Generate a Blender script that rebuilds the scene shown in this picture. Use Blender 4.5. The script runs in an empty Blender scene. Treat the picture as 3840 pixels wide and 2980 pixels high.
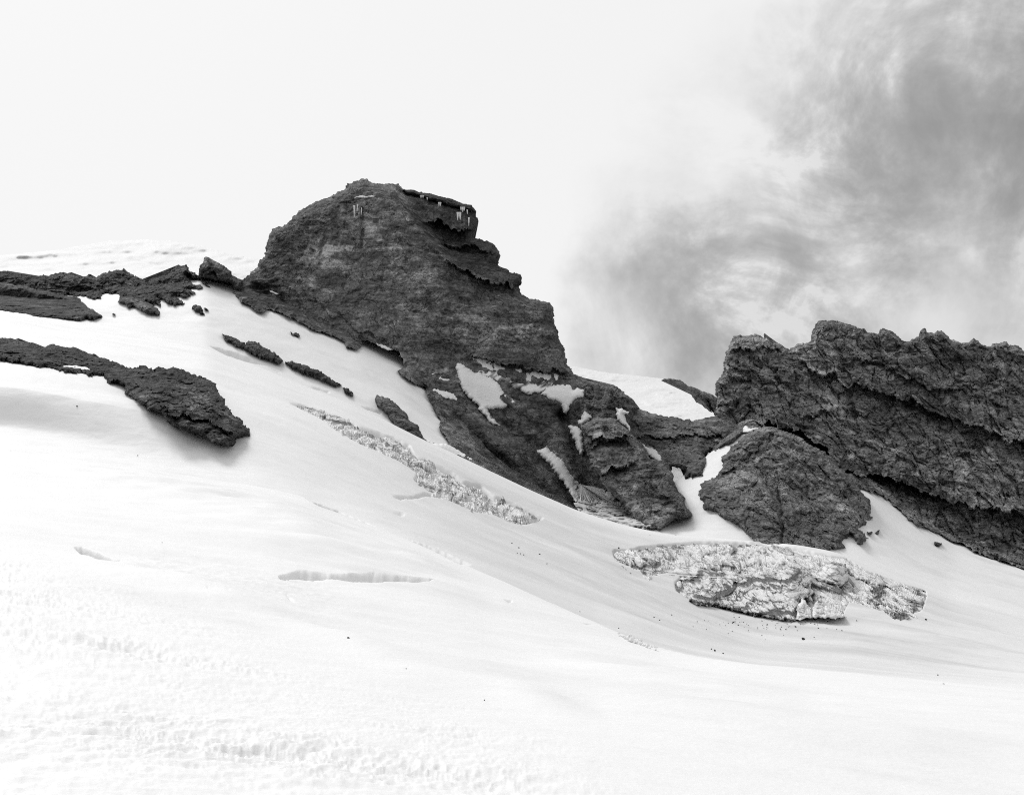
import bpy, math, random
import numpy as np
from mathutils import Vector, Matrix
random.seed(7); RNG = np.random.default_rng(7)
SC = bpy.context.scene
COL = SC.collection

# ------------------------------------------------------------------ camera, sky, sun, exposure
W_SRC, H_SRC = 3840.0, 2980.0                 # measurements below are pixels of the photograph
HFOV = math.radians(46.0)
F = (W_SRC/2)/math.tan(HFOV/2)
PITCH = math.atan((1758-H_SRC/2)/F)           # camera tilted up slightly
cam_d = bpy.data.cameras.new("camera"); cam = bpy.data.objects.new("camera", cam_d); COL.objects.link(cam)
cam_d.sensor_fit = 'HORIZONTAL'; cam_d.angle = HFOV; cam_d.clip_start = 0.1; cam_d.clip_end = 60000
cam.location = (0, 0, 0); cam.rotation_euler = (math.pi/2+PITCH, 0, 0)
SC.camera = cam
SC.view_settings.view_transform = 'Standard'; SC.view_settings.look = 'None'
SC.view_settings.exposure = 0.27; SC.view_settings.gamma = 1.0; SC.view_settings.use_curve_mapping = False
SC.cycles.use_denoising = False
SC.cycles.filter_width = 1.05
SC.cycles.max_bounces = 6; SC.cycles.diffuse_bounces = 3

SUN_EL, SUN_AZ = math.radians(45), math.radians(-27)     # azimuth from straight ahead (+Y), minus = to the left
sdir = Vector((math.sin(SUN_AZ)*math.cos(SUN_EL), math.cos(SUN_AZ)*math.cos(SUN_EL), math.sin(SUN_EL)))
sun_d = bpy.data.lights.new("sun", 'SUN'); sun_d.energy = 1.5; sun_d.angle = math.radians(17); sun_d.color = (1, 1, 1)
sun = bpy.data.objects.new("sun", sun_d); COL.objects.link(sun)
sun.rotation_euler = sdir.to_track_quat('Z', 'Y').to_euler(); sun.location = sdir*200

def ray(px, py):
    """direction(s) through photograph pixel(s), scaled so that the Y (depth) component is 1"""
    px = np.asarray(px, float); py = np.asarray(py, float)
    cx = (px-W_SRC/2)/F; cy = (H_SRC/2-py)/F
    c, s = math.cos(PITCH), math.sin(PITCH)
    fy = c-cy*s; fz = s+cy*c
    return cx/fy, fz/fy

def at(px, py, Y):
    rx, rz = ray(px, py)
    Y = np.asarray(Y, float)
    return np.stack([rx*Y, Y+0*rx, rz*Y], -1)

def proj(P):
    c, s = math.cos(PITCH), math.sin(PITCH)
    d = P[..., 1]*c+P[..., 2]*s; u = P[..., 2]*c-P[..., 1]*s
    d = np.maximum(d, 1e-3)
    return W_SRC/2+F*P[..., 0]/d, H_SRC/2-F*u/d

DS = W_SRC/2184.0
def d2s(pts): return [(x*DS, y*DS) for x, y in pts]
ZOOM = dict(A=(260, 640, 2179/900), B=(900, 640, 2.184), C=(1400, 640, 1873/840), D=(1300, 1250, 2090/900), E=(2000, 1250, 1858/800),
            F=(2600, 1150, 1749/980), G=(2200, 1950, 2184/1380), H=(1000, 1450, 2184/1100), I=(260, 1250, 2.73), J=(260, 1950, 1.365), K=(1860, 1950, 2184/1740))
def z(k, *pts):
    x0, y0, s = ZOOM[k]
    return [(x0+a/s, y0+b/s) for a, b in pts]

# world
world = bpy.data.worlds.new("World"); SC.world = world; world.use_nodes = True
def build_world():
    nt = world.node_tree; N, L = nt.nodes, nt.links
    bg = N['Background']; bg.inputs['Strength'].default_value = 0.1
    sky = N.new('ShaderNodeTexSky'); sky.sky_type = 'NISHITA'; sky.sun_disc = False
    sky.sun_elevation = SUN_EL; sky.sun_rotation = SUN_AZ; sky.air_density = 1; sky.dust_density = 3
    bw = N.new('ShaderNodeRGBToBW'); L.new(sky.outputs[0], bw.inputs[0])
    tc = N.new('ShaderNodeTexCoord'); gen = tc.outputs['Generated']
    def math_(op, a, b=None, clamp=False):
        m = N.new('ShaderNodeMath'); m.operation = op; m.use_clamp = clamp
        for i, v in enumerate((a, b)):
            if v is None: continue
            if isinstance(v, (int, float)): m.inputs[i].default_value = v
            else: L.new(v, m.inputs[i])
        return m.outputs[0]
    def noise(scale, detail, rough, dist, off):
        mp = N.new('ShaderNodeMapping'); mp.inputs['Location'].default_value = off; L.new(gen, mp.inputs[0])
        n = N.new('ShaderNodeTexNoise'); n.inputs['Scale'].default_value = scale; n.inputs['Detail'].default_value = detail
        n.inputs['Roughness'].default_value = rough; n.inputs['Distortion'].default_value = dist
        L.new(mp.outputs[0], n.inputs['Vector']); return n.outputs['Fac']
    # warp the direction a little so that cloud banks get ragged edges
    wn = N.new('ShaderNodeTexNoise'); wn.inputs['Scale'].default_value = 9; wn.inputs['Detail'].default_value = 7; wn.inputs['Roughness'].default_value = .6; L.new(gen, wn.inputs['Vector'])
    sub = N.new('ShaderNodeVectorMath'); sub.operation = 'SUBTRACT'; L.new(wn.outputs['Color'], sub.inputs[0]); sub.inputs[1].default_value = (.5, .5, .5)
    scl = N.new('ShaderNodeVectorMath'); scl.operation = 'SCALE'; L.new(sub.outputs[0], scl.inputs[0]); scl.inputs['Scale'].default_value = .13
    add = N.new('ShaderNodeVectorMath'); add.operation = 'ADD'; L.new(gen, add.inputs[0]); L.new(scl.outputs[0], add.inputs[1])
    nrm = N.new('ShaderNodeVectorMath'); nrm.operation = 'NORMALIZE'; L.new(add.outputs[0], nrm.inputs[0])
    def lobe(px, py, deg, inner=0.0):
        rx, rz = ray(px*DS, py*DS); v = Vector((float(rx), 1, float(rz))).normalized()
        d = N.new('ShaderNodeVectorMath'); d.operation = 'DOT_PRODUCT'; L.new(nrm.outputs[0], d.inputs[0]); d.inputs[1].default_value = v
        mr = N.new('ShaderNodeMapRange'); mr.interpolation_type = 'SMOOTHSTEP'; L.new(d.outputs['Value'], mr.inputs[0])
        mr.inputs[1].default_value = math.cos(math.radians(deg)); mr.inputs[2].default_value = math.cos(math.radians(inner))
        return mr.outputs[0]
    dark = None
    for (px, py, deg, w) in CLOUD_LOBES:
        t = math_('MULTIPLY', lobe(px, py, deg), w)
        dark = t if dark is None else math_('ADD', dark, t)
    dark = math_('MAXIMUM', dark, 0.0)
    n1 = noise(6.5, 10, .62, .6, (3.1, 1.7, .4)); n2 = noise(17, 8, .65, .4, (0, 5, 2))
    tex = math_('ADD', math_('MULTIPLY', n1, 5.2), math_('MULTIPLY', n2, 2.0))
    tex = math_('SUBTRACT', tex, 2.7)
    dark = math_('MULTIPLY', dark, math_('MAXIMUM', tex, .12))
    dark = math_('MULTIPLY', math_('SUBTRACT', 1.0, math_('POWER', 2.718, math_('MULTIPLY', dark, -1.25))), .68)
    # overall: bright toward the veiled sun, duller to the right and behind
    d = N.new('ShaderNodeVectorMath'); d.operation = 'DOT_PRODUCT'; L.new(gen, d.inputs[0]); d.inputs[1].default_value = SKY_AXIS
    mr = N.new('ShaderNodeMapRange'); mr.interpolation_type = 'SMOOTHSTEP'; L.new(d.outputs['Value'], mr.inputs[0])
    mr.inputs[1].default_value = -0.15; mr.inputs[2].default_value = 0.62; mr.inputs[3].default_value = SKY_LOW; mr.inputs[4].default_value = SKY_HIGH
    val = math_('MULTIPLY', mr.outputs[0], math_('SUBTRACT', 1.0, math_('MINIMUM', dark, .8)))
    mix = math_('ADD', math_('MULTIPLY', val, 10*.94), math_('MULTIPLY', bw.outputs[0], .06))
    comb = N.new('ShaderNodeCombineColor')
    for i in range(3): L.new(mix, comb.inputs[i])
    L.new(comb.outputs[0], bg.inputs['Color'])
SKY_AXIS = Vector((-.62, .5, .45)).normalized(); SKY_LOW, SKY_HIGH = .36, .75
CLOUD_LOBES = [(2130, 230, 11, 1.05), (1720, 580, 7.5, .6), (1480, 715, 7.0, .46), (1640, 690, 5, .3), (2000, 380, 9, .2), (1650, 420, 9, .16),
               (1560, 600, 5, .22), (1960, 560, 5, -.5), (1640, 440, 4.5, -.12), (2250, 700, 6, .15), (1830, 690, 5, .08)]
build_world()

# ------------------------------------------------------------------ noise
def _h(ix, iy, iz, seed):
    h = (ix*374761393+iy*668265263+iz*2147483647+seed*144269504).astype(np.uint32)
    h = (h ^ (h >> np.uint32(13)))*np.uint32(1274126177); h = h ^ (h >> np.uint32(16))
    h = h*np.uint32(2246822519); return h ^ (h >> np.uint32(15))
_G = np.array([[1, 1, 0], [-1, 1, 0], [1, -1, 0], [-1, -1, 0], [1, 0, 1], [-1, 0, 1], [1, 0, -1], [-1, 0, -1], [0, 1, 1], [0, -1, 1], [0, 1, -1], [0, -1, -1], [1, 1, 0], [-1, 1, 0], [0, -1, 1], [0, -1, -1]], np.float32)
def perlin(P, seed=0):
    P = np.asarray(P); i = np.floor(P).astype(np.int64); f = (P-i).astype(np.float32)
    u = f*f*f*(f*(f*6-15)+10)
    out = 0
    for dx in (0, 1):
        wx = u[..., 0] if dx else 1-u[..., 0]
        for dy in (0, 1):
            wy = u[..., 1] if dy else 1-u[..., 1]
            for dz in (0, 1):
                wz = u[..., 2] if dz else 1-u[..., 2]
                g = _G[_h(i[..., 0]+dx, i[..., 1]+dy, i[..., 2]+dz, seed) & np.uint32(15)]
                out = out+wx*wy*wz*(g[..., 0]*(f[..., 0]-dx)+g[..., 1]*(f[..., 1]-dy)+g[..., 2]*(f[..., 2]-dz))
    return out
def fbm(P, oct=4, seed=0, gain=.5, lac=2.03):
    a, s, o = 1., 1., 0
    for k in range(oct): o = o+a*perlin(P*s, seed+k); a *= gain; s *= lac
    return o
def ridged(P, oct=4, seed=0, gain=.5, lac=2.07):
    a, s, o = 1., 1., 0
    for k in range(oct): o = o+a*(1-2.2*np.abs(perlin(P*s, seed+k))); a *= gain; s *= lac
    return o
def worley(P, seed=0):
    """distance to the nearest two feature points, and the id of the nearest"""
    i = np.floor(P).astype(np.int64); f = P-i
    d1 = np.full(P.shape[:-1], 9.); d2 = d1.copy(); cid = np.zeros(P.shape[:-1])
    for dx in (-1, 0, 1):
        for dy in (-1, 0, 1):
            for dz in (-1, 0, 1):
                h = _h(i[..., 0]+dx, i[..., 1]+dy, i[..., 2]+dz, seed)
                q = np.stack([(h & np.uint32(1023))/1023., ((h >> np.uint32(10)) & np.uint32(1023))/1023., ((h >> np.uint32(20)) & np.uint32(1023))/1023.], -1)
                d = np.sqrt((((q+[dx, dy, dz])-f)**2).sum(-1))
                n = d < d1
                d2 = np.where(n, d1, np.minimum(d2, d)); cid = np.where(n, (h & np.uint32(255))/255., cid); d1 = np.where(n, d, d1)
    return d1, d2, cid
def sstep(a, b, x):
    t = np.clip((x-a)/(b-a), 0, 1); return t*t*(3-2*t)

# ------------------------------------------------------------------ materials (neutral: the photograph is black and white)
def new_mat(name):
    m = bpy.data.materials.new(name); m.use_nodes = True
    nt = m.node_tree; b = nt.nodes['Principled BSDF']
    return m, nt.nodes, nt.links, b
class NB:
    def __init__(s, N, L): s.N, s.L = N, L; s.pos = N.new('ShaderNodeNewGeometry').outputs['Position']
    def map(s, scale=(1, 1, 1), rot=(0, 0, 0), vec=None):
        m = s.N.new('ShaderNodeMapping'); m.inputs['Scale'].default_value = scale; m.inputs['Rotation'].default_value = rot
        s.L.new(vec or s.pos, m.inputs[0]); return m.outputs[0]
    def noise(s, scale, detail=6, rough=.6, dist=0, vec=None):
        n = s.N.new('ShaderNodeTexNoise'); n.inputs['Scale'].default_value = scale; n.inputs['Detail'].default_value = detail
        n.inputs['Roughness'].default_value = rough; n.inputs['Distortion'].default_value = dist
        s.L.new(vec or s.pos, n.inputs['Vector']); return n.outputs['Fac']
    def m(s, op, a, b=None, clamp=False):
        n = s.N.new('ShaderNodeMath'); n.operation = op; n.use_clamp = clamp
        for i, v in enumerate((a, b)):
            if v is None: continue
            if isinstance(v, (int, float)): n.inputs[i].default_value = v
            else: s.L.new(v, n.inputs[i])
        return n.outputs[0]
    def ramp(s, x, lo, hi, a, b):
        n = s.N.new('ShaderNodeMapRange'); n.interpolation_type = 'SMOOTHSTEP'; s.L.new(x, n.inputs[0])
        for i, v in enumerate((lo, hi, a, b)): n.inputs[i+1].default_value = v
        return n.outputs[0]
    def grey(s, x, sock):
        c = s.N.new('ShaderNodeCombineColor')
        for i in range(3): s.L.new(x, c.inputs[i])
        s.L.new(c.outputs[0], sock)
    def attr(s, name):
        a = s.N.new('ShaderNodeAttribute'); a.attribute_name = name; return a.outputs['Fac']
    def bump(s, h, dist, strength, bsdf):
        n = s.N.new('ShaderNodeBump'); n.inputs['Distance'].default_value = dist; n.inputs['Strength'].default_value = strength
        s.L.new(h, n.inputs['Height']); s.L.new(n.outputs[0], bsdf.inputs['Normal'])

def rock_mat(name, base, fine=1.0, streak=(0, 0, 0), contrast=1.0):
    """base: mean albedo; fine: metres of the finest grain; streak: rotation of the bedding"""
    m, N, L, b = new_mat(name); k = NB(N, L)
    flat = k.map((1, .5, 1))
    big = k.noise(.02/fine, 5, .6, .6, flat)
    mid = k.noise(.10/fine, 10, .7, .6, flat)
    bed = k.noise(.14/fine, 9, .7, .9, k.map((.4, .3, 2.0), streak))
    fin = k.noise(.6/fine, 7, .8, .3, flat)
    v = k.m('ADD', k.m('MULTIPLY', big, .6), k.m('MULTIPLY', mid, 1.0))
    v = k.m('ADD', v, k.m('MULTIPLY', bed, 1.0)); v = k.m('ADD', v, k.m('MULTIPLY', fin, 1.1))
    v = k.m('SUBTRACT', v, 1.85)                     # about zero mean
    v = k.m('POWER', 2.718, k.m('MULTIPLY', v, 2.6*contrast))
    v = k.m('MULTIPLY', v, base)
    pale = k.ramp(k.noise(.3/fine, 9, .8, .8, flat), .57, .68, 0, 1)      # lichen and frost flecks
    v = k.m('ADD', v, k.m('MULTIPLY', pale, base*1.3))
    crk = k.ramp(k.m('ABSOLUTE', k.m('SUBTRACT', k.noise(.09/fine, 8, .62, 1.2, k.map((.7, .4, 1.3), streak)), .5)), .0, .018, .35, 1)
    v = k.m('MULTIPLY', v, crk)
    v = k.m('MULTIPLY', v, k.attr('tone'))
    v = k.m('MINIMUM', v, .7)
    k.grey(v, b.inputs['Base Color'])
    b.inputs['Roughness'].default_value = .9; b.inputs['Specular IOR Level'].default_value = .15
    hgt = k.m('ADD', k.m('MULTIPLY', mid, 1.5), k.m('ADD', k.m('MULTIPLY', bed, 1.0), k.m('ADD', k.m('MULTIPLY', fin, .6), k.m('MULTIPLY', crk, .25))))
    k.bump(hgt, 2.2*fine, 1.0, b)
    return m
M_PEAK = rock_mat('peak_rock', .18, 1.0, (0, math.radians(-38), 0), 1.4)
M_CLIFF = rock_mat('cliff_rock', .26, 1.1, (0, math.radians(-18), 0), 1.3)
M_BUTT = rock_mat('buttress_rock', .205, .9, (0, math.radians(60), 0), 1.25)
M_DARK = rock_mat('ridge_rock', .085, .6, (0, math.radians(-22), 0), 1.5)
M_CAP_SHADE = rock_mat('caprock', .035, .8)  # near-black: the shade under the overhanging roof is put into this colour
M_STONE = rock_mat('stone', .06, .1)
M_FARROCK = rock_mat('far_rock', .2, 4)

def snow_mat(name, base=.86, dirt=.10, scale=1.0, bumpd=.03, stretch=(.25, 1, 1)):
    m, N, L, b = new_mat(name); k = NB(N, L)
    st = k.map((1, 1, 1), (0, 0, math.radians(25)))
    st2 = k.map(stretch, (0, math.radians(20), 0), st)
    a = k.noise(.06*scale, 7, .62, .4, st2); c = k.noise(.5*scale, 6, .7, 0, st2)
    v = k.m('ADD', k.ramp(a, .45, .75, 0, .6), k.ramp(c, .5, .8, 0, .4))
    v = k.m('MULTIPLY', v, k.m('MULTIPLY', k.attr('dirt'), dirt))
    v = k.m('SUBTRACT', k.m('SUBTRACT', base, k.m('MULTIPLY', k.attr('firn_shade'), .20)), v)
    k.grey(v, b.inputs['Base Color'])
    b.inputs['Roughness'].default_value = .65; b.inputs['Specular IOR Level'].default_value = .2
    h = k.m('ADD', k.noise(1.2*scale, 5, .6), k.m('MULTIPLY', k.noise(6*scale, 4, .6), .3))
    k.bump(h, bumpd, .8, b)
    return m
M_SNOW = snow_mat('snow', .87, .16, 1.0, .05)
M_PATCH = snow_mat('old_snow', .93, .3, .6, .5)
M_FARSNOW = snow_mat('far_snow', .8, .12, .10, 1.5, (.6, .12, 1.0))

def ice_mat(name, base=.80, streak=(0, 0, 0), bands=1.0, cks=.16, ckw=.6, smw=.22, brk=0.0):
    m, N, L, b = new_mat(name); k = NB(N, L)
    wv = k.map((1, .15, 1), streak)
    sep = N.new('ShaderNodeSeparateXYZ'); L.new(wv, sep.inputs[0]); zc = sep.outputs['Z']
    wob = k.m('ADD', k.m('MULTIPLY', k.noise(.045, 3, .5, 0, wv), 7.0), k.m('MULTIPLY', k.noise(.35, 5, .65, .5, wv), 1.6))
    def lines(freq, wid, off):
        t = k.m('ABSOLUTE', k.m('SUBTRACT', k.m('FRACT', k.m('ADD', k.m('MULTIPLY', zc, freq), k.m('MULTIPLY', wob, freq*1.8+off))), .5))
        return k.ramp(t, 0, wid, 1, 0)
    br1 = k.ramp(k.noise(.10, 7, .7, 0, k.map((.5, .1, 1.6), streak)), .37-brk, .5-brk, 0, 1); br2 = k.ramp(k.noise(.23, 7, .7, 0, k.map((.5, .1, 2), streak)), .43-brk, .55-brk, 0, 1)
    line = k.m('ADD', k.m('MULTIPLY', lines(.2, .15, 0), br1), k.m('MULTIPLY', lines(.55, .2, .3), k.m('MULTIPLY', br2, .7)))
    ck = k.ramp(k.m('ABSOLUTE', k.m('SUBTRACT', k.noise(cks, 6, .6, 1.5, k.map((1.3, .1, .6), streak)), .5)), 0, .016, ckw, 0)
    line = k.m('ADD', line, k.m('MULTIPLY', ck, br2))
    bed = line
    sm = k.ramp(k.noise(.26, 9, .78, .8, k.map((.6, .15, 1.2), streak)), .49, .66, 0, 1)
    v = k.m('ADD', k.m('MULTIPLY', line, .85*bands), k.m('MULTIPLY', sm, smw))
    v = k.m('MULTIPLY', v, k.attr('dirt'))
    v = k.m('MULTIPLY', k.m('SUBTRACT', 1.0, k.m('MINIMUM', v, .85)), base)
    k.grey(v, b.inputs['Base Color'])
    b.inputs['Roughness'].default_value = .55; b.inputs['Specular IOR Level'].default_value = .3
    h = k.m('SUBTRACT', k.m('MULTIPLY', k.noise(.5, 8, .7), 1.5), k.m('MULTIPLY', bed, .5))
    k.bump(h, .8, .8, b)
    return m
M_ICE = ice_mat('glacier_ice', .9, (0, math.radians(4), 0))
M_ICE3 = ice_mat('banded_ice', .84, (0, math.radians(3), 0), 1.0, .2, .8, .6, .06)
M_ICE2 = ice_mat('icefall_ice', .92, (0, math.radians(-26), 0), .55, .22, 1.2, .38)
def plain(name, v, rough=.3):
    m, N, L, b = new_mat(name); k = NB(N, L)
    k.grey(k.ramp(k.noise(1.5, 4, .6), .3, .7, v*.85, v), b.inputs['Base Color']); b.inputs['Roughness'].default_value = rough
    return m
M_ICICLE = plain('icicle_ice', .95)

# ------------------------------------------------------------------ mesh helpers
def tag(o, label=None, cat=None, group=None, kind=None):
    for k_, v in (('label', label), ('category', cat), ('group', group), ('kind', kind)):
        if v: o[k_] = v
    return o
def link_mesh(name, V, Fc, mat, parent=None, smooth=False, attrs=None, origin=None):
    V = np.asarray(V, np.float64)
    if origin is None: origin = np.array([V[:, 0].mean(), V[:, 1].mean(), V[:, 2].min()])
    V = V-origin
    me = bpy.data.meshes.new(name)
    Fc = list(Fc) if not isinstance(Fc, tuple) else Fc
    quads, tris = Fc if isinstance(Fc, tuple) else (np.array([f for f in Fc if len(f) == 4], int).reshape(-1, 4), np.array([f for f in Fc if len(f) == 3], int).reshape(-1, 3))
    nq, nt = len(quads), len(tris)
    me.vertices.add(len(V)); me.vertices.foreach_set('co', V.astype(np.float32).ravel())
    me.loops.add(nq*4+nt*3); me.polygons.add(nq+nt)
    me.loops.foreach_set('vertex_index', np.concatenate([np.asarray(quads).ravel(), np.asarray(tris).ravel()]).astype(np.int32))
    me.polygons.foreach_set('loop_start', np.concatenate([np.arange(nq)*4, nq*4+np.arange(nt)*3]).astype(np.int32))
    me.polygons.foreach_set('use_smooth', np.full(nq+nt, smooth))
    for k_, a in (attrs or {}).items():
        me.attributes.new(k_, 'FLOAT', 'POINT').data.foreach_set('value', np.asarray(a, np.float32))
    me.update(calc_edges=True); me.validate(); me.materials.append(mat)
    o = bpy.data.objects.new(name, me); COL.objects.link(o)
    if parent is not None:
        o.parent = parent; o.location = Vector(origin)-parent.location
    else: o.location = origin
    return o

def resample(poly, step):
    P = np.asarray(poly, float); out = []
    for a, b in zip(P, np.roll(P, -1, 0)):
        n = max(1, int(np.hypot(*(b-a))/step)); out.append(a+(b-a)*np.linspace(0, 1, n, endpoint=False)[:, None])
    return np.concatenate(out)
def roughen(poly, amp, step=3.0, seed=0, smooth_corners=True):
    P = resample(poly, step)
    if amp > 0:
        Q = np.concatenate([P, np.zeros((len(P), 1))], 1)
        for wl, a in ((70, .5), (26, .48), (11, .55), (5.5, .42)):
            P[:, 0] += amp*a*1.5*perlin(Q/wl+[0, 0, seed+.37], 11); P[:, 1] += amp*a*1.5*perlin(Q/wl+[0, 0, seed+5.7], 12)
    return P
def inside(poly, gx, gy):
    """even-odd test for the grid gx (cols) by gy (rows)"""
    m = np.zeros((len(gy), len(gx)), bool)
    A = poly; B = np.roll(poly, -1, 0)
    for r, y in enumerate(gy):
        c = (A[:, 1] <= y) != (B[:, 1] <= y)
        if not c.any(): continue
        xs = A[c, 0]+(y-A[c, 1])*(B[c, 0]-A[c, 0])/(B[c, 1]-A[c, 1])
        m[r] = (np.searchsorted(np.sort(xs), gx) % 2) == 1
    return m
def nearest(poly, pts):
    D = np.empty(len(pts)); I = np.empty(len(pts), int)
    pf = poly.astype(np.float32); q = pts.astype(np.float32)
    for s in range(0, len(pts), 4000):
        d = ((q[s:s+4000, None, :]-pf[None])**2).sum(-1); i = d.argmin(1); I[s:s+4000] = i; D[s:s+4000] = np.sqrt(d[np.arange(len(i)), i])
    return D, I

class Surf:                                   # depth raster of something already built, in photograph pixels
    def __init__(s, x0, y0, step, Y): s.x0, s.y0, s.step, s.Y = x0, y0, step, Y
    def __call__(s, x, y):
        fi = np.clip((np.asarray(y, float)-s.y0)/s.step, 0, s.Y.shape[0]-1.001); fj = np.clip((np.asarray(x, float)-s.x0)/s.step, 0, s.Y.shape[1]-1.001)
        i, j = fi.astype(int), fj.astype(int); u, v = fi-i, fj-j
        A = (1-u)*((1-v)*s.Y[i, j]+v*s.Y[i, j+1])+u*((1-v)*s.Y[i+1, j]+v*s.Y[i+1, j+1])
        return np.where(np.isfinite(A), A, s.Y[np.round(fi).astype(int), np.round(fj).astype(int)])
    def blurred(s, n):
        Y = s.Y.copy(); ok = np.isfinite(Y); A = np.where(ok, Y, 0.); Wt = ok.astype(float)
        def box(M, ax):
            c = np.cumsum(np.concatenate([np.zeros_like(np.take(M, [0], ax)), M], ax), ax)
            L_ = M.shape[ax]; lo = np.clip(np.arange(L_)-n, 0, L_); hi = np.clip(np.arange(L_)+n+1, 0, L_)
            return np.take(c, hi, ax)-np.take(c, lo, ax)
        for _ in range(2):
            for ax in (0, 1): A = box(A, ax); Wt = box(Wt, ax)
        B = np.where(Wt > 1e-9, A/np.maximum(Wt, 1e-9), np.nan)
        if np.isnan(B).any(): B = np.where(np.isnan(B), np.nanmedian(B), B)
        return Surf(s.x0, s.y0, s.step, B)

def relief(name, poly, depth, rel=None, mat=None, step=3.6, rough=5, edge=(40, 12), thick=60, seed=0, tone=None, dirt=None,
           parent=None, smooth=False, jitter=0.0, jscale=8.0, edge_w=None, up=0):
    """a solid whose outline follows poly: front face modelled by depth(x, y, D) minus rel(P, x, y), sides rounded back, body `thick` metres deep"""
    P = roughen(poly, rough, 3.0, seed)
    x0, y0 = P.min(0)-step*2; x1, y1 = P.max(0)+step*2
    gx = np.arange(x0, x1, step); gy = np.arange(y0, y1, step)
    ins = inside(P, gx, gy)
    cell = ins[:-1, :-1] | ins[1:, :-1] | ins[:-1, 1:] | ins[1:, 1:]
    use = np.zeros_like(ins); use[:-1, :-1] |= cell; use[1:, :-1] |= cell; use[:-1, 1:] |= cell; use[1:, 1:] |= cell
    idx = -np.ones(ins.shape, int); r, c = np.nonzero(use); idx[r, c] = np.arange(len(r))
    px, py = gx[c].copy(), gy[r].copy(); isin = ins[r, c]
    Dn, In = nearest(P, np.stack([px, py], 1))
    px[~isin] = P[In[~isin], 0]; py[~isin] = P[In[~isin], 1]; D = np.where(isin, Dn, 0.)
    Y = depth(px, py, D)
    if edge:
        We, Re = edge; t = np.clip(1-D/We, 0, 1); Y = Y+Re*(1-np.sqrt(np.maximum(0, 1-t*t)))*(edge_w(px, py) if edge_w else 1)
    B = at(px, py, Y)
    if rel is not None and up:
        h = rel(B, px, py); B[:, 2] += up*(h-np.percentile(h, 70))*sstep(0, 16, D)-1.6*sstep(10, 0, D)
    elif rel is not None:
        Y = Y-rel(B, px, py)*(.25+.75*sstep(0, 14, D)); B = at(px, py, Y)
    if jitter:
        B = B+jitter*np.stack([fbm(B/jscale, 3, 71), 0*Y, fbm(B/jscale, 3, 75)], -1)
    rr, cc = np.nonzero(cell)
    q = np.stack([idx[rr+1, cc], idx[rr+1, cc+1], idx[rr, cc+1], idx[rr, cc]], 1)
    # sides and back
    e = np.concatenate([q[:, [0, 1]], q[:, [1, 2]], q[:, [2, 3]], q[:, [3, 0]]])
    key = np.sort(e, 1); kk = key[:, 0]*len(px)+key[:, 1]; u, inv, cnt = np.unique(kk, return_inverse=True, return_counts=True)
    be = e[cnt[inv] == 1]
    bv = np.unique(be); mp = -np.ones(len(px), int); mp[bv] = len(px)+np.arange(len(bv))
    back = B[bv]*((B[bv, 1]+thick)/B[bv, 1])[:, None]; cen = back.mean(0)
    back = cen+(back-cen)*[.97, 1, .97]
    V = np.concatenate([B, back, cen[None]+[0, thick*.3, 0]])
    sq = np.stack([be[:, 1], be[:, 0], mp[be[:, 0]], mp[be[:, 1]]], 1)
    tr = np.stack([mp[be[:, 1]], mp[be[:, 0]], np.full(len(be), len(V)-1)], 1)
    n = len(V)
    attrs = {}
    T = np.ones(n); Dt = np.ones(n)
    if tone is not None: T[:len(px)] = tone(B, px, py)
    if dirt is not None: Dt[:len(px)] = dirt(B, px, py)
    attrs['tone'] = T; attrs['dirt'] = Dt; attrs['firn_shade'] = np.maximum(0, Dt-1)
    o = link_mesh(name, V, (np.concatenate([q, sq]), tr), mat, parent, smooth, attrs)
    G = np.full(ins.shape, np.nan); G[r, c] = Y
    o_s = Surf(x0, y0, step, G)
    return o, o_s

# ------------------------------------------------------------------ snow terrain (one sheet, from under the camera to the horizon)
def curve(*pts):
    P = np.array(pts, float)*[DS, DS, 1]
    def f(x): return np.interp(x, P[:, 0], P[:, 1]), np.interp(x, P[:, 0], P[:, 2])
    return f
def smooth_curve(f, n=14):
    xs = np.arange(-9000, 13000, 10.); y, d = f(xs); k = np.hanning(2*n+1); k /= k.sum()
    pad = lambda a, n, k: np.convolve(np.pad(a, n, 'edge'), k, 'valid')
    k2 = np.hanning(91); k2 /= k2.sum(); y, d = pad(y, n, k), pad(d, 45, k2)
    return lambda x: (np.interp(x, xs, y), np.interp(x, xs, d))
CR1 = smooth_curve(curve((-5000, 1820, 12), (0, 1790, 10), (1092, 1780, 12), (2184, 1780, 18), (7000, 1800, 20)), 40)
CR2 = smooth_curve(curve((-5000, 1560, 16), (160, 1545, 16), (700, 1530, 20), (1200, 1530, 26), (2025, 1540, 34), (2400, 1550, 36), (7000, 1700, 40)), 40)
CRA = smooth_curve(curve((-5000, 1200, 60), (0, 1150, 60), (160, 1180, 60), (640, 1240, 62), (900, 1290, 66), (1200, 1390, 55), (1500, 1450, 48), (2025, 1500, 43), (2400, 1530, 42), (7000, 1650, 60)), 40)
CF = smooth_curve(curve((-5000, 1060, 250), (0, 940, 236), (160, 962, 230), (400, 1003, 216), (560, 1035, 205), (650, 1058, 194), (800, 1122, 164), (900, 1165, 141), (1000, 1208, 120), (1130, 1268, 98),
            (1270, 1331, 79), (1340, 1360, 71), (1400, 1384, 66), (1470, 1400, 62), (1530, 1410, 60), (1700, 1432, 56), (2025, 1470, 52), (2400, 1500, 50), (7000, 1640, 60)), 9)
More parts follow.
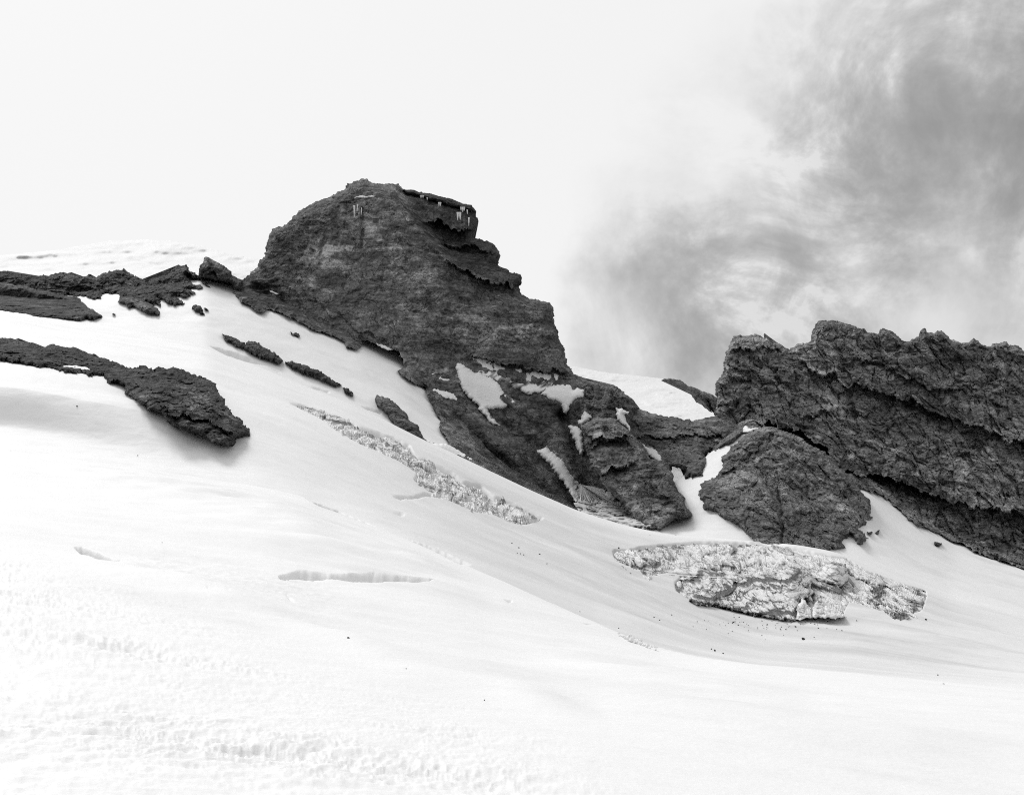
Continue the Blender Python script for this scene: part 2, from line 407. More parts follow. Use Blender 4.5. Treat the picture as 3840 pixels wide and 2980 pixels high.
CF2 = smooth_curve(curve((-5000, 1040, 265), (0, 912, 250), (160, 935, 245), (400, 985, 238), (560, 1025, 226), (640, 1062, 218), (700, 1105, 208), (1000, 1245, 152), (1270, 1372, 112),
            (1470, 1420, 92), (1530, 1421, 90), (1700, 1426, 92), (2025, 1450, 95), (2400, 1480, 95), (7000, 1620, 100)), 10)
CB = smooth_curve(curve((-5000, 1000, 260), (0, 825, 260), (160, 850, 258), (400, 895, 262), (650, 962, 275), (1000, 1122, 292), (1300, 1232, 308), (1450, 1290, 305), (1600, 1338, 300), (1800, 1352, 290), (2025, 1385, 282), (2400, 1440, 280), (7000, 1580, 280)), 20)
CM = smooth_curve(curve((-5000, 900, 540), (0, 670, 530), (160, 698, 522), (300, 718, 512), (440, 738, 500), (560, 785, 492), (650, 823, 486), (750, 862, 480), (830, 900, 475), (900, 935, 470), (960, 962, 468), (1050, 1006, 468),
            (1130, 1044, 466), (1230, 1088, 464), (1330, 1119, 460), (1430, 1140, 455), (1600, 1154, 448), (1700, 1162, 445), (1780, 1177, 440), (1900, 1222, 436), (2025, 1272, 432), (2400, 1370, 430), (7000, 1500, 430)), 7)
CM2 = smooth_curve(curve((-5000, 890, 560), (0, 655, 555), (160, 684, 550), (300, 706, 540), (440, 737, 526), (560, 790, 515), (650, 832, 510), (830, 908, 500), (960, 972, 494), (1230, 1098, 488), (1430, 1149, 478), (1600, 1162, 470), (1780, 1184, 464), (1900, 1222, 462), (2025, 1262, 460), (2400, 1350, 460), (7000, 1490, 460)), 4)
CU = smooth_curve(curve((-5000, 850, 700), (0, 615, 690), (160, 622, 680), (300, 608, 680), (440, 585, 690), (520, 598, 700), (650, 635, 700), (770, 695, 690), (860, 750, 670), (950, 850, 640), (1050, 970, 590), (1200, 1085, 545), (1350, 1095, 560), (1430, 1035, 590),
            (1480, 1000, 612), (1530, 955, 628), (1600, 905, 640), (1680, 950, 640), (1760, 1020, 630), (1830, 1005, 650), (1930, 1070, 660), (2025, 1125, 660), (2400, 1230, 660), (7000, 1480, 660)), 6)

ICE_FIELD = z('G', (150, 180), (350, 144), (500, 134), (640, 125), (760, 122), (870, 124), (1000, 130), (1080, 128), (1170, 140), (1280, 166), (1400, 195), (1540, 222), (1660, 298), (1760, 333), (1900, 383), (2010, 412), (2020, 440), (1990, 520), (1900, 560), (1800, 550), (1700, 520), (1560, 480), (1520, 560), (1400, 575), (1240, 585), (1100, 570), (900, 540), (720, 500), (610, 465), (530, 420), (520, 365), (560, 340), (500, 310), (400, 330), (280, 290), (170, 240))
ICE_STRIP = z('H', (160, 112), (310, 126), (450, 178), (560, 215), (700, 290), (830, 335), (960, 380), (1070, 440), (1085, 485), (1150, 530), (1260, 580), (1380, 640), (1460, 700), (1600, 735), (1660, 790), (1700, 820), (1800, 850), (1910, 905), (2070, 985), (2000, 1015), (1880, 1035), (1780, 1000), (1690, 960), (1560, 940), (1470, 900), (1320, 845), (1200, 795), (1090, 710), (1120, 650), (1020, 580), (850, 495), (740, 455), (620, 395), (500, 318), (430, 255), (320, 195), (210, 135))
def thin(pts, k_, up=0):
    P_ = np.array(pts); c_ = P_[:, 1].mean(); xs_ = P_[:, 0]
    A_ = np.polyfit(xs_, P_[:, 1], 1); m_ = np.polyval(A_, xs_); return [(x, m+(y-m)*k_+up) for x, y, m in zip(xs_, P_[:, 1], m_)]
CREVASSES = [  # (outline, metres of drop)
    (z('I', (1420, 118), (1550, 150), (1700, 192), (1850, 240), (1950, 285), (2040, 330), (1900, 312), (1780, 285), (1650, 240), (1530, 190)), 3.5),
    (z('I', (2050, 350), (2120, 370), (2184, 405), (2150, 405), (2080, 375)), 2.5),
    (z('H', (280, 815), (400, 850), (520, 890), (640, 945), (750, 995), (870, 1055), (780, 1040), (640, 985), (540, 950), (380, 885)), 4),
    (z('J', (20, 138), (70, 138), (140, 160), (250, 218), (270, 236), (150, 220), (80, 190)), 1.2),
    (thin(z('J', (1065, 280), (1130, 250), (1170, 232), (1210, 228), (1250, 240), (1290, 238), (1330, 255), (1430, 268), (1450, 250), (1550, 262), (1700, 298), (1800, 312), (1930, 330), (1850, 342), (1650, 340), (1530, 343), (1440, 330), (1340, 312), (1220, 312), (1130, 305), (1080, 308)), .62, 6), .8),
    (z('J', (1750, 108), (1830, 128), (1950, 176), (2060, 232), (2000, 230), (1900, 182)), 3),
    (z('H', (915, 805), (1060, 818), (1180, 818), (1320, 832), (1312, 862), (1180, 842), (1000, 840)), 2.2),
    (z('H', (930, 903), (1040, 926), (1010, 938), (950, 920)), 2),
    (z('H', (320, -8), (480, 38), (465, 52), (350, 18)), 3),
    (z('H', (700, 140), (870, 190), (850, 208), (720, 162)), 3),
    (z('J', (1100, 385), (1160, 425), (1130, 428)), .25),
    (z('J', (790, 395), (830, 400), (815, 412)), .2), (z('J', (690, 380), (760, 392), (720, 398)), .2),
    (z('K', (30, 380), (85, 384), (60, 398)), .7),
    (z('K', (380, 478), (465, 492), (420, 490)), .7),
]
def in_soft(poly, px, py, amp=3, seed=0, soft=3.0):
    """0..1 mask of points (any shape) inside a roughened outline, soft edge in pixels"""
    P = resample(poly, 4.0); kk = np.hanning(9); kk /= kk.sum()
    P = np.stack([np.convolve(np.concatenate([P[-4:, i], P[:, i], P[:4, i]]), kk, 'valid') for i in (0, 1)], 1)
    P[:, 1] += .45*amp*perlin(np.stack([P[:, 0]/22, 0*P[:, 0]+.4, 0*P[:, 0]+seed+.3], 1), 3); lo, hi = P.min(0)-soft, P.max(0)+soft
    m = np.zeros(px.shape); sel = (px > lo[0]) & (px < hi[0]) & (py > lo[1]) & (py < hi[1])
    if not sel.any(): return m
    x, y = px[sel], py[sel]; ins = np.zeros(len(x), bool)
    A = P; B = np.roll(P, -1, 0)
    for a, b in zip(A, B):
        if a[1] == b[1]: continue
        c = ((a[1] <= y) != (b[1] <= y)); c &= x < a[0]+(y-a[1])*(b[0]-a[0])/(b[1]-a[1]); ins ^= c
    D, _ = nearest(P, np.stack([x, y], 1))
    m[sel] = np.where(ins, sstep(0, soft, D), 0); return m

ROLLS = [(((160, 1010), (400, 1062), (640, 1120), (850, 1200), (1000, 1260)), .7, 70), (((160, 1190), (420, 1255), (640, 1335), (900, 1425), (1250, 1520)), .30, 40),
         (((700, 1230), (1000, 1330), (1300, 1440), (1700, 1490)), .35, 60), (((900, 1400), (1200, 1470), (1700, 1560), (2100, 1600)), .22, 45)]
def rot_xy(P, deg):
    c, s_ = math.cos(math.radians(deg)), math.sin(math.radians(deg)); Q = P.copy(); Q[..., 0] = c*P[..., 0]+s_*P[..., 1]; Q[..., 1] = -s_*P[..., 0]+c*P[..., 1]; return Q
def build_terrain():
    xs = np.concatenate([np.linspace(-9000, -420, 60), np.arange(-400, W_SRC+400, 4.2), np.linspace(W_SRC+420, 13000, 60)])
    K = []
    rx, _ = ray(xs, 1490+0*xs)
    K.append(np.stack([rx*2.0, 2.0+0*rx, -1.75-.1*rx], -1))
    for f in (CR1, CR2, CRA, CF, CF2, CB, CM, CM2, CU):
        y, d = f(xs); K.append(at(xs, y, d))
    top = K[-1]
    K.append(top*[1.02, 1.06, 1]-[0, 0, 25]); K.append(top*[1.5, 1.5, .3]-[0, 0, 120]); K.append(top*[5, 5, 0]-[0, 0, 260]); K.append(top*[40, 40, 0]-[0, 0, 700])
    K = np.array(K)                                       # knots, cols, 3
    n = len(K); dlt = K[1:]-K[:-1]
    m = np.zeros_like(K); a, b = dlt[:-1], dlt[1:]
    ab = a*b; q2 = a*a+b*b+1e-9; pos = .5*(ab+np.sqrt(ab*ab+(.08*q2)**2)); m[1:-1] = (a+b)*pos/q2; m[0] = dlt[0]; m[-1] = dlt[-1]
    kw_ = np.hanning(141); kw_ /= kw_.sum()
    for i_ in range(1, n-1):
        for c_ in range(3): m[i_, :, c_] = np.convolve(np.pad(m[i_, :, c_], 70, 'edge'), kw_, 'valid')
    rows = [14, 70, 150, 210, 26, 70, 120, 20, 130, 12, 6, 4, 3]
    out = []
    for s, cnt in enumerate(rows):
        t = np.linspace(0, 1, cnt, endpoint=False)[:, None, None]
        h00 = 2*t**3-3*t**2+1; h10 = t**3-2*t**2+t; h01 = -2*t**3+3*t**2; h11 = t**3-t**2
        out.append(h00*K[s]+h10*m[s]+h01*K[s+1]+h11*m[s+1])
    out.append(K[-1:]); P = np.concatenate(out, 0)
    R, C = P.shape[:2]
    Y = P[..., 1]; px, py = proj(P)
    Q = P*[1, 1, 0]
    near = sstep(700, 300, Y)
    und = 1.1*fbm(Q/70+[0, 0, 1.3], 3, 3)*sstep(30, 200, Y)+.35*fbm(Q/[22, 16, 1]+[0, 0, 2.3], 3, 5)*sstep(15, 90, Y)+.10*fbm(Q/[6, 4, 1], 3, 8)*sstep(8, 40, Y)
    crest = np.exp(-((py-CF(px)[0])/60)**2)*(Y < 200)+np.exp(-((py-CM(px)[0])/40)**2)*(Y > 350)
    und *= 1-.75*np.clip(crest, 0, 1)
    # sun cups and wind crust on the near snow, lower left
    line = 2080+(px-280)*.36
    cup = sstep(-60, 420, py-line)*sstep(90, 40, Y)*sstep(3100, 1500, px+0*py)
    Qr = rot_xy(Q, 33)+.25*np.stack([perlin(Q/.9+[0, 0, .3], 61), perlin(Q/.9+[0, 0, .7], 62), 0*Y], -1); lump = fbm(Qr/[.36, .27, 1]+[0, 0, 4.3], 3, 21); cupz = -.030*np.abs(lump)*2+.06*fbm(Qr/[1.7, 1.1, 1]+[0, 0, .4], 3, 25)
    cv = .5+1.3*np.clip(.5+1.2*fbm(Q/[7, 4, 1]+[0, 0, .7], 2, 64), 0, 1); lump2 = fbm(Qr/[.95, .6, 1]+[0, 0, 2.3], 3, 66)
    und += 1.2*cup*cv*(cupz-.05*np.abs(lump2))*(Y/22)**.7
    for pts, amp, wd in ROLLS:
        L_ = np.array(pts)*DS; gx_ = np.arange(-1200, 5200, 10.); kr = np.hanning(101); kr /= kr.sum()
        slope0 = (L_[1, 1]-L_[0, 1])/(L_[1, 0]-L_[0, 0]); slope1 = (L_[-1, 1]-L_[-2, 1])/(L_[-1, 0]-L_[-2, 0])
        gy_ = np.interp(gx_, L_[:, 0], L_[:, 1])+np.minimum(gx_-L_[0, 0], 0)*slope0+np.maximum(gx_-L_[-1, 0], 0)*slope1
        gy_ = np.convolve(np.pad(gy_, 50, 'edge'), kr, 'valid'); yl = np.interp(px, gx_, gy_); fd = sstep(L_[0, 0]-150, L_[0, 0]+250, px)*sstep(L_[-1, 0]+100, L_[-1, 0]-300, px)
        und += 1.25*fd*amp*np.exp(-((py-yl)/wd)**2)*(Y < 220)*(.7+.8*fbm(Q/9, 2, 47))
    wind = fbm(rot_xy(Q, -35)/[12, 1.7, 1]+[0, 0, .35], 2, 51); und += .075*wind*sstep(1200, 2300, px)*sstep(130, 60, Y)*sstep(6, 25, Y)
    # broken crust beside the crevasse, left middle
    br = np.exp(-((py-(2080+(px-280)*.17+40*fbm(Q/9, 2, 31)))/75)**2)*sstep(250, 700, px)*sstep(1500, 1000, px)*(Y < 110)
    und += br*.16*ridged(Q/[2.2, 1.2, 1], 3, 33)*.5
    for i, (poly, drop) in enumerate(CREVASSES):
        mk = in_soft(poly, px, py, 5, i, 9.0); und -= mk*drop
    P[..., 2] += und*(Y < 900)
    scoop = sum(in_soft(p_, px, py, 4, 30+i, 14.0)*d_ for i, (p_, d_) in enumerate(((ICE_FIELD, 7.0), (ICE_STRIP, 6.0))))
    dirt = .55+.5*sstep(90, 40, Y)*np.clip(.5+1.5*fbm(rot_xy(Q, -30)/[14, 4, 1]+[0, 0, .6], 3, 81), 0, 1)+.9*sstep(150, 280, Y)*sstep(460, 380, Y)*sstep(1900, 2600, px)+.5*sstep(420, 480, Y)
    dirt = np.clip(dirt, 0, 2)
    ri = np.arange(R)[:, None]+0*px; r5 = sum(rows[:5]); firn_shade = sstep(r5-14, r5-2, ri)*sstep(1150, 1900, px)*sstep(4300, 3000, px)*sstep(sum(rows[:7]), sum(rows[:7])-60, ri)*(.75+.5*fbm(Q/[40, 25, 1], 4, 55))
    firn_shade = np.clip(firn_shade, 0, 1)  # greys the basin: dull old snow plus painted shade behind the crest
    idx = np.arange(R*C).reshape(R, C)
    q = np.stack([idx[:-1, :-1], idx[:-1, 1:], idx[1:, 1:], idx[1:, :-1]], -1).reshape(-1, 4)
    PC = P.copy(); PC[..., 2] -= scoop
    o = link_mesh('snow_field', PC.reshape(-1, 3), (q, np.zeros((0, 3), int)), M_SNOW, None, True, {'dirt': dirt.ravel(), 'firn_shade': firn_shade.ravel(), 'tone': np.ones(R*C)}, origin=np.zeros(3))
    tag(o, 'wide white snow field sloping down from the left below the rocks', None, None, 'structure')
    # depth raster
    st = 6.0; px, py = proj(P)
    H_, W_ = int((H_SRC+400)/st), int((W_SRC+1600)/st); Z = np.full((H_, W_), np.inf)
    j = np.floor((px+800)/st).astype(int); i = np.floor((py+200)/st).astype(int)
    ok = (j >= 0) & (j < W_) & (i >= 0) & (i < H_) & (Y > 3) & (Y < 900)
    np.minimum.at(Z, (i[ok], j[ok]), P[..., 1][ok])
    Zb = np.full((H_, W_), np.inf); ok[:sum(rows[:8])] = False; ok[sum(rows[:9])+2:] = False; np.minimum.at(Zb, (i[ok], j[ok]), P[..., 1][ok])
    def fill(Z):
        for r_ in range(H_-2, -1, -1): bad = ~np.isfinite(Z[r_]); Z[r_, bad] = Z[r_+1, bad]      # empty cells take the value below them
        for r_ in range(1, H_): bad = ~np.isfinite(Z[r_]); Z[r_, bad] = Z[r_-1, bad]
        for c_ in range(1, W_): bad = ~np.isfinite(Z[:, c_]); Z[bad, c_] = Z[bad, c_-1]
        Z[~np.isfinite(Z)] = 600
        return Surf(-800+st/2, -200+st/2, st, Z).blurred(2)
    return fill(Z), fill(Zb)
TERR, TERRB = build_terrain()
def before_snow(f, off=5.0):
    """keep a rock face just in front of the snow slope that it stands in"""
    def g(px, py, D):
        Y = f(px, py, D); lim = TERRB(px, py)-off+1.6*np.maximum(0, CU(px)[0]-py)
        return np.minimum(Y, lim)
    return g

# ------------------------------------------------------------------ relief recipes
def rot2(P, deg):
    c, s = math.cos(math.radians(deg)), math.sin(math.radians(deg)); Q = P.copy(); Q[..., 0] = c*P[..., 0]+s*P[..., 2]; Q[..., 2] = -s*P[..., 0]+c*P[..., 2]; return Q
def rock_rel(dip=20, S=1.0, A=1.0, seed=0, strata=1.0, blocky=1.0, vert=0.0):
    def f(P, px, py):
        P = P*[1, .4, 1]
        Q = rot2(P, dip); w = np.stack([fbm(P/(30*S), 2, seed+1), fbm(P/(30*S), 2, seed+2), fbm(P/(30*S), 2, seed+3)], -1)
        Q = Q+w*9*S
        r = 7*S*fbm(P/(55*S), 3, seed)+4.0*S*ridged(Q/[26*S, 20*S, 15*S], 4, seed+9, .55)
        if blocky:
            d1, d2, cid = worley(Q/[9*S, 9*S, 6*S], seed); r = r+blocky*S*(2.6*cid+1.2*np.minimum(d2-d1, .35)/.35)
            d1, d2, cid = worley(Q/[3.4*S, 3.4*S, 2.2*S], seed+1); r = r+blocky*S*(1.1*cid+.4*np.minimum(d2-d1, .3)/.3)
        if vert:
            V_ = P+w*5*S; d1, d2, cid = worley(V_/[7*S, 9*S, 19*S], seed+5); r = r+vert*S*(4.5*cid-2.5*np.exp(-(d2-d1)/.05))
            d1, d2, cid = worley(V_/[2.8*S, 4*S, 6.5*S], seed+6); r = r+vert*S*(1.7*cid-.8*np.exp(-(d2-d1)/.06))
        if strata:
            b = Q[..., 2]/(11*S)+.5*fbm(P/(40*S), 2, seed+4); fr = b-np.floor(b); r = r+strata*S*2.4*(sstep(0, .12, fr)-fr)
        r = r+1.3*S*fbm(P/(2.6*S), 3, seed+6, .6)
        return A*r
    return f
def ledge(pts, amp, up=12, down=60):
    """an overhang: rock above the polyline juts out, rock below is cut back"""
    L_ = np.array(pts, float)
    def f(px, py):
        yl = np.interp(px, L_[:, 0], L_[:, 1]); fade = sstep(L_[0, 0]-20, L_[0, 0]+50, px)*sstep(L_[-1, 0]+20, L_[-1, 0]-50, px)
        n1_ = np.stack([px/46., 0*px+L_[0, 1]/77., 0*px+.4], -1); yl = yl+24*perlin(n1_, 5)+13*perlin(n1_*[3.1, 1, 1], 6)+7*perlin(n1_*[8.3, 1, 1], 7)
        s = py-yl
        return fade*amp*(np.where(s < 0, np.exp(s/(up*3.)), -np.exp(-s/down)*sstep(0, 3, s)))
    return f
def groove(pts, amp, wd):
    """a gully (amp < 0) or a rib (amp > 0) along the polyline"""
    P_ = np.array(pts, float); L_ = np.concatenate([a+(b-a)*np.linspace(0, 1, 24)[:, None] for a, b in zip(P_[:-1], P_[1:])])
    def f(px, py):
        out = np.zeros(px.shape); sel = (px > L_[:, 0].min()-3*wd) & (px < L_[:, 0].max()+3*wd) & (py > L_[:, 1].min()-3*wd) & (py < L_[:, 1].max()+3*wd)
        if sel.any():
            q = np.stack([px[sel], py[sel]], 1); n_ = np.stack([q[:, 0]/19, q[:, 1]/19, 0*q[:, 0]], 1)
            D, _ = nearest(L_, q); out[sel] = amp*np.exp(-((D+5*perlin(n_, 9))/wd)**2)
        return out
    return f
def blobs(lst, base=1.0, nscale=6.0):
    def f(P, px, py):
        t = np.full(px.shape, base); n = fbm(P/nscale, 4, 90, .65)
        for cx, cy, rx_, ry_, ang, k_ in lst:
            c, s = math.cos(math.radians(ang)), math.sin(math.radians(ang)); u = ((px-cx)*c+(py-cy)*s)/rx_; v = (-(px-cx)*s+(py-cy)*c)/ry_
            t = t+(2.2*k_ if k_ > 0 else 1.3*k_)*sstep(1.15, .35, np.sqrt(u*u+v*v)+.8*n)
        return np.maximum(t, .15)
    return f
def lin(y_bot, Y_bot, y_top, Y_top, kx=0, xc=0):
    return lambda px, py, D: Y_bot+(Y_top-Y_bot)*(y_bot-py)/(y_bot-y_top)+kx*(px-xc)
def plus(*fs): return lambda P, px, py: sum(f(P, px, py) if f.__code__.co_argcount == 3 else f(px, py) for f in fs)

# ------------------------------------------------------------------ the main peak
peak_poly = (z('A', (1470, 1012), (1530, 975), (1580, 990)) +
  z('B', (40, 880), (130, 800), (150, 745), (200, 700), (215, 640), (240, 560), (255, 500), (275, 475), (330, 450), (400, 425), (430, 385), (490, 330), (560, 285), (620, 260), (690, 225), (755, 200), (810, 165), (868, 145), (880, 105), (930, 90), (1000, 78), (1060, 88), (1110, 110), (1215, 108), (1290, 115), (1310, 132), (1345, 158),
    (1425, 160), (1445, 180), (1540, 195), (1640, 212), (1720, 232), (1800, 268), (1895, 288), (1905, 308), (1932, 335), (1925, 375), (1950, 395), (1940, 440), (1930, 480), (1905, 505), (1920, 545), (1990, 565), (2080, 605), (2115, 660), (2130, 700), (2120, 765)) +
  z('C', (1055, 790), (1110, 815), (1175, 850), (1232, 875), (1237, 940), (1220, 970), (1230, 1025), (1290, 1055), (1400, 1085), (1480, 1103), (1500, 1160), (1510, 1235), (1545, 1340), (1555, 1440), (1590, 1470), (1600, 1530), (1620, 1590), (1640, 1640), (1675, 1690)) +
  z('E', (360, 355), (450, 395), (560, 430), (720, 463), (770, 500), (850, 560), (915, 620), (925, 655), (860, 700), (800, 900), (900, 1300), (900, 1800), (300, 1800)) +
  z('D', (900, 1180), (895, 1000), (905, 955), (850, 890), (810, 820), (830, 760), (770, 680), (730, 580), (700, 540), (690, 480), (600, 430), (530, 400), (470, 370), (445, 330), (510, 290), (500, 230), (470, 175)) +
  z('B', (1330, 1500), (1200, 1450), (1100, 1410), (985, 1370), (1000, 1430), (940, 1460), (860, 1442), (860, 1400), (780, 1360), (690, 1320), (560, 1280), (450, 1220), (330, 1165), (230, 1110)) +
  z('A', (1800, 1250), (1760, 1290), (1650, 1240), (1560, 1190), (1490, 1100)))
peak_ledges = [ledge(z('C', (330, 185), (480, 232), (620, 262), (760, 300), (870, 345)), 7, 6, 30),
               ledge(z('C', (430, 395), (560, 428), (700, 462), (850, 512)), 11, 16, 40),
               ledge(z('C', (560, 590), (700, 620), (850, 640), (1000, 700)), 5, 12, 60),
               ledge(z('C', (620, 760), (760, 830), (860, 890), (1030, 935), (1240, 965)), 9, 16, 45),
               ledge(z('D', (1050, 190), (1250, 240), (1500, 300), (1700, 330), (1950, 340)), 4, 10, 30),
               ledge(z('B', (150, 920), (420, 960), (700, 1130), (1000, 1330), (1300, 1470)), 1.0, 14, 40)]
# the front face ends on a rib that runs from the summit down to the right; behind it the caprock steps back
rib = np.array(z('C', (110, 120), (200, 300), (330, 450), (480, 600), (640, 790), (830, 900), (1000, 960), (1240, 1000)))
def peak_depth(px, py, D):
    Y = 540+160*(1100*DS-py)/(715*DS)
    yl = np.interp(px, rib[:, 0], rib[:, 1], left=0); above = sstep(0, 90, yl-py)*sstep(rib[0, 0], rib[0, 0]+60, px)*(px < rib[-1, 0]+200)
    Y = Y+22*above
    Y = Y+.03*np.abs(px-1500)                      # the face is a broad convex prow
    return Y
def cap_shade_tone():
    r = np.array(rib)
    bl = blobs([(x, y, a*1., b*1., g, k_) for (x, y), a, b, g, k_ in [
        (z('B', (790, 650))[0], 75, 26, 10, 1.1), (z('B', (660, 730))[0], 105, 32, 15, .75), (z('B', (890, 650))[0], 18, 26, 0, .8), (z('B', (1000, 440))[0], 110, 60, 40, .3), (z('B', (560, 900))[0], 90, 30, 40, .35),
        (z('B', (1150, 330))[0], 90, 90, 45, .35), (z('B', (1400, 780))[0], 200, 90, 50, .3), (z('B', (1500, 1250))[0], 260, 60, 10, .25), (z('B', (1900, 1250))[0], 150, 60, 20, .3),
        (z('B', (350, 640))[0], 150, 60, -50, -.3), (z('B', (850, 280))[0], 200, 50, -15, -.25), (z('B', (100, 1000))[0], 130, 50, 35, -.45), (z('B', (400, 1080))[0], 180, 30, 30, -.2),
        (z('C', (1290, 1330))[0], 70, 22, 10, .5), (z('D', (800, 350))[0], 90, 30, 15, .45), (z('D', (1700, 700))[0], 160, 60, 40, -.2), (z('D', (1400, 1300))[0], 120, 60, 40, -.25)]])
    def f(P, px, py):
        t = bl(P, px, py)
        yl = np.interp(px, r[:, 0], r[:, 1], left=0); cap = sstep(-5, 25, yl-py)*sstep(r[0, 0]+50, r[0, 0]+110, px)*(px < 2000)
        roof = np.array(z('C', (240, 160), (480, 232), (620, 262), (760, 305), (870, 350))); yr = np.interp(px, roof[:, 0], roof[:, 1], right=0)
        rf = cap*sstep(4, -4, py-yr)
        t = t*(1-.58*cap)  # shade of the overhanging cap painted into the rock tone
        rl = np.exp(-((py-yl-6)/9)**2)*sstep(r[0, 0]+20, r[0, 0]+100, px)*(px < r[-2, 0]); t = t+.7*rl*sstep(-.1, .3, fbm(P/3, 3, 44))
        return t
    return f
PEAK_R = rock_rel(-38, 1.0, .9, 1, .6, .9, .35)
peak_ledges += [groove(z('E', (250, 720), (300, 850), (360, 1000), (430, 1150), (520, 1350), (640, 1480)), -12, 26), groove(z('D', (700, 480), (950, 680), (1250, 900), (1500, 1150), (1720, 1480)), 6, 26), groove(z('D', (1050, 480), (1250, 720), (1500, 880), (1700, 1000)), -5, 18),
    groove(z('D', (1350, 560), (1600, 700), (1800, 860)), 5, 20), groove(z('D', (850, 800), (1100, 1000), (1350, 1100), (1550, 1350)), -6, 20), groove(z('D', (1120, 1150), (1300, 1160), (1480, 1260), (1600, 1400)), 5, 22), groove(z('E', (30, 1040), (150, 1170), (300, 1400), (400, 1500)), -5, 20),
    groove(z('B', (1250, 180), (1430, 450), (1650, 680), (1850, 860)), 4, 12), groove(z('B', (1000, 320), (1005, 480), (990, 620)), -4, 7), groove(z('B', (1150, 250), (1350, 560), (1600, 900), (1750, 1150)), 3, 45)]
peak, peakS = relief('rocky_peak', peak_poly, before_snow(peak_depth), plus(lambda P, px, py: PEAK_R(P, px, py)*(.45+.6*np.clip(sstep(1500, 900, px+.5*(py-700))+sstep(1550, 1900, px-.6*(py-700)), 0, 1)), *peak_ledges), M_PEAK, 3.4, 6, (50, 25), 140, 1, cap_shade_tone(), jitter=.8,
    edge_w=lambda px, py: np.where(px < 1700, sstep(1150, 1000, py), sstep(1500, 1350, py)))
tag(peak, 'great dark rock peak with a flat overhanging cap on its right shoulder', 'rock peak')

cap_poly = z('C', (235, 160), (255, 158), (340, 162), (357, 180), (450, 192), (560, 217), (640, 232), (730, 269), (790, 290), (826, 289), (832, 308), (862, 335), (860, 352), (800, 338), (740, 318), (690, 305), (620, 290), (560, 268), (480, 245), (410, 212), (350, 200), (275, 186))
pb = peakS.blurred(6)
cap, _ = relief('caprock', cap_poly, lambda px, py, D: pb(px, py)-7, rock_rel(12, .5, .7, 7, 1, 1), M_CAP_SHADE, 2.6, 3, (14, 5), 25, 7, parent=peak)
cap['label'] = 'thin overhanging roof of rock, painted black with its undercut shade'
# ------------------------------------------------------------------ other rock masses
def rock(name, poly, depth, label, cat, mat=M_DARK, dip=15, S=1.0, A=1.0, seed=0, extra=(), tone=None, group=None, **kw):
    o, s = relief(name, poly, depth, plus(rock_rel(dip, S, A, seed, kw.pop('strata', .8), kw.pop('blocky', 1.0), kw.pop('vert', .35)), *extra), mat, seed=seed, tone=tone, **kw)
    tag(o, label, cat, group); return o, s

cliff_poly = z('F', (130, 760), (155, 640), (150, 560), (157, 490), (185, 478), (200, 400), (215, 310), (240, 290), (240, 250), (268, 205), (310, 196), (360, 190), (440, 188), (472, 212), (482, 184), (500, 192), (522, 235), (600, 265), (650, 285), (700, 250), (760, 242), (793, 225), (800, 170), (810, 110), (850, 85), (920, 85), (1000, 105), (1060, 120), (1130, 145), (1160, 172), (1238, 178), (1255, 147), (1310, 150), (1340, 182), (1380, 200), (1395, 222), (1430, 227), (1460, 210), (1515, 207), (1520, 160), (1548, 133), (1570, 182), (1590, 162), (1610, 182), (1640, 155), (1690, 175), (1715, 210),
    (1800, 250), (1880, 215), (1960, 260), (2080, 230), (2213, 290), (2500, 320), (2700, 500), (2700, 1900), (1900, 1640), (1715, 1555), (1690, 1540), (1640, 1512), (1570, 1490), (1500, 1470), (1420, 1390), (1330, 1310), (1280, 1270), (1180, 1230), (1080, 1195), (1000, 1300), (800, 1300), (500, 1000), (350, 830))
cl_ledges = [ledge(z('F', (380, 770), (650, 815), (730, 840), (830, 930), (1000, 1060), (1100, 1125), (1300, 1150), (1450, 1210), (1715, 1290), (2300, 1400)), 11, 25, 50),
             ledge(z('F', (700, 330), (850, 440), (1100, 530), (1330, 600), (1500, 650), (1715, 740), (2300, 950)), 8, 20, 60),
             ledge(z('F', (220, 300), (400, 295), (560, 310)), 4, 14, 25), ledge(z('F', (1000, 350), (1250, 370), (1500, 520), (1800, 560)), 4, 14, 40),
             ledge(z('F', (160, 500), (300, 505), (420, 530)), 3, 14, 30), ledge(z('F', (700, 740), (850, 725), (1000, 735)), 4, 14, 30)]
cliff, cliffS = rock('rock_cliff', cliff_poly, before_snow(lin(1110*DS, 618, 680*DS, 735, .004, 3000)), 'broad grey rock cliff with a jagged skyline on the right', 'cliff', M_CLIFF, -16, 1.0, .95, 21, cl_ledges,
    blobs([(z('F', (900, 480))[0]+(120, 25, 20, .4)), (z('F', (450, 240))[0]+(140, 18, 5, .3)), (z('F', (950, 640))[0]+(60, 40, 50, .4)), (z('F', (900, 850))[0]+(120, 30, -10, .3)), (z('F', (1500, 950))[0]+(200, 70, 15, .12)), (z('F', (200, 640))[0]+(30, 40, 0, .45)),
           (z('F', (1200, 560))[0]+(230, 22, 22, -.35)), (z('F', (1600, 680))[0]+(120, 40, 25, -.35)), (z('F', (800, 890))[0]+(90, 40, 35, -.45)), (z('F', (1150, 1100))[0]+(220, 28, 22, -.5)), (z('F', (1550, 1230))[0]+(200, 28, 12, -.45))], 1.0),
    step=3.4, rough=6, edge=(16, 10), thick=150, jitter=1.2, strata=.35, vert=1.2, edge_w=lambda px, py: sstep(1700, 1500, py))

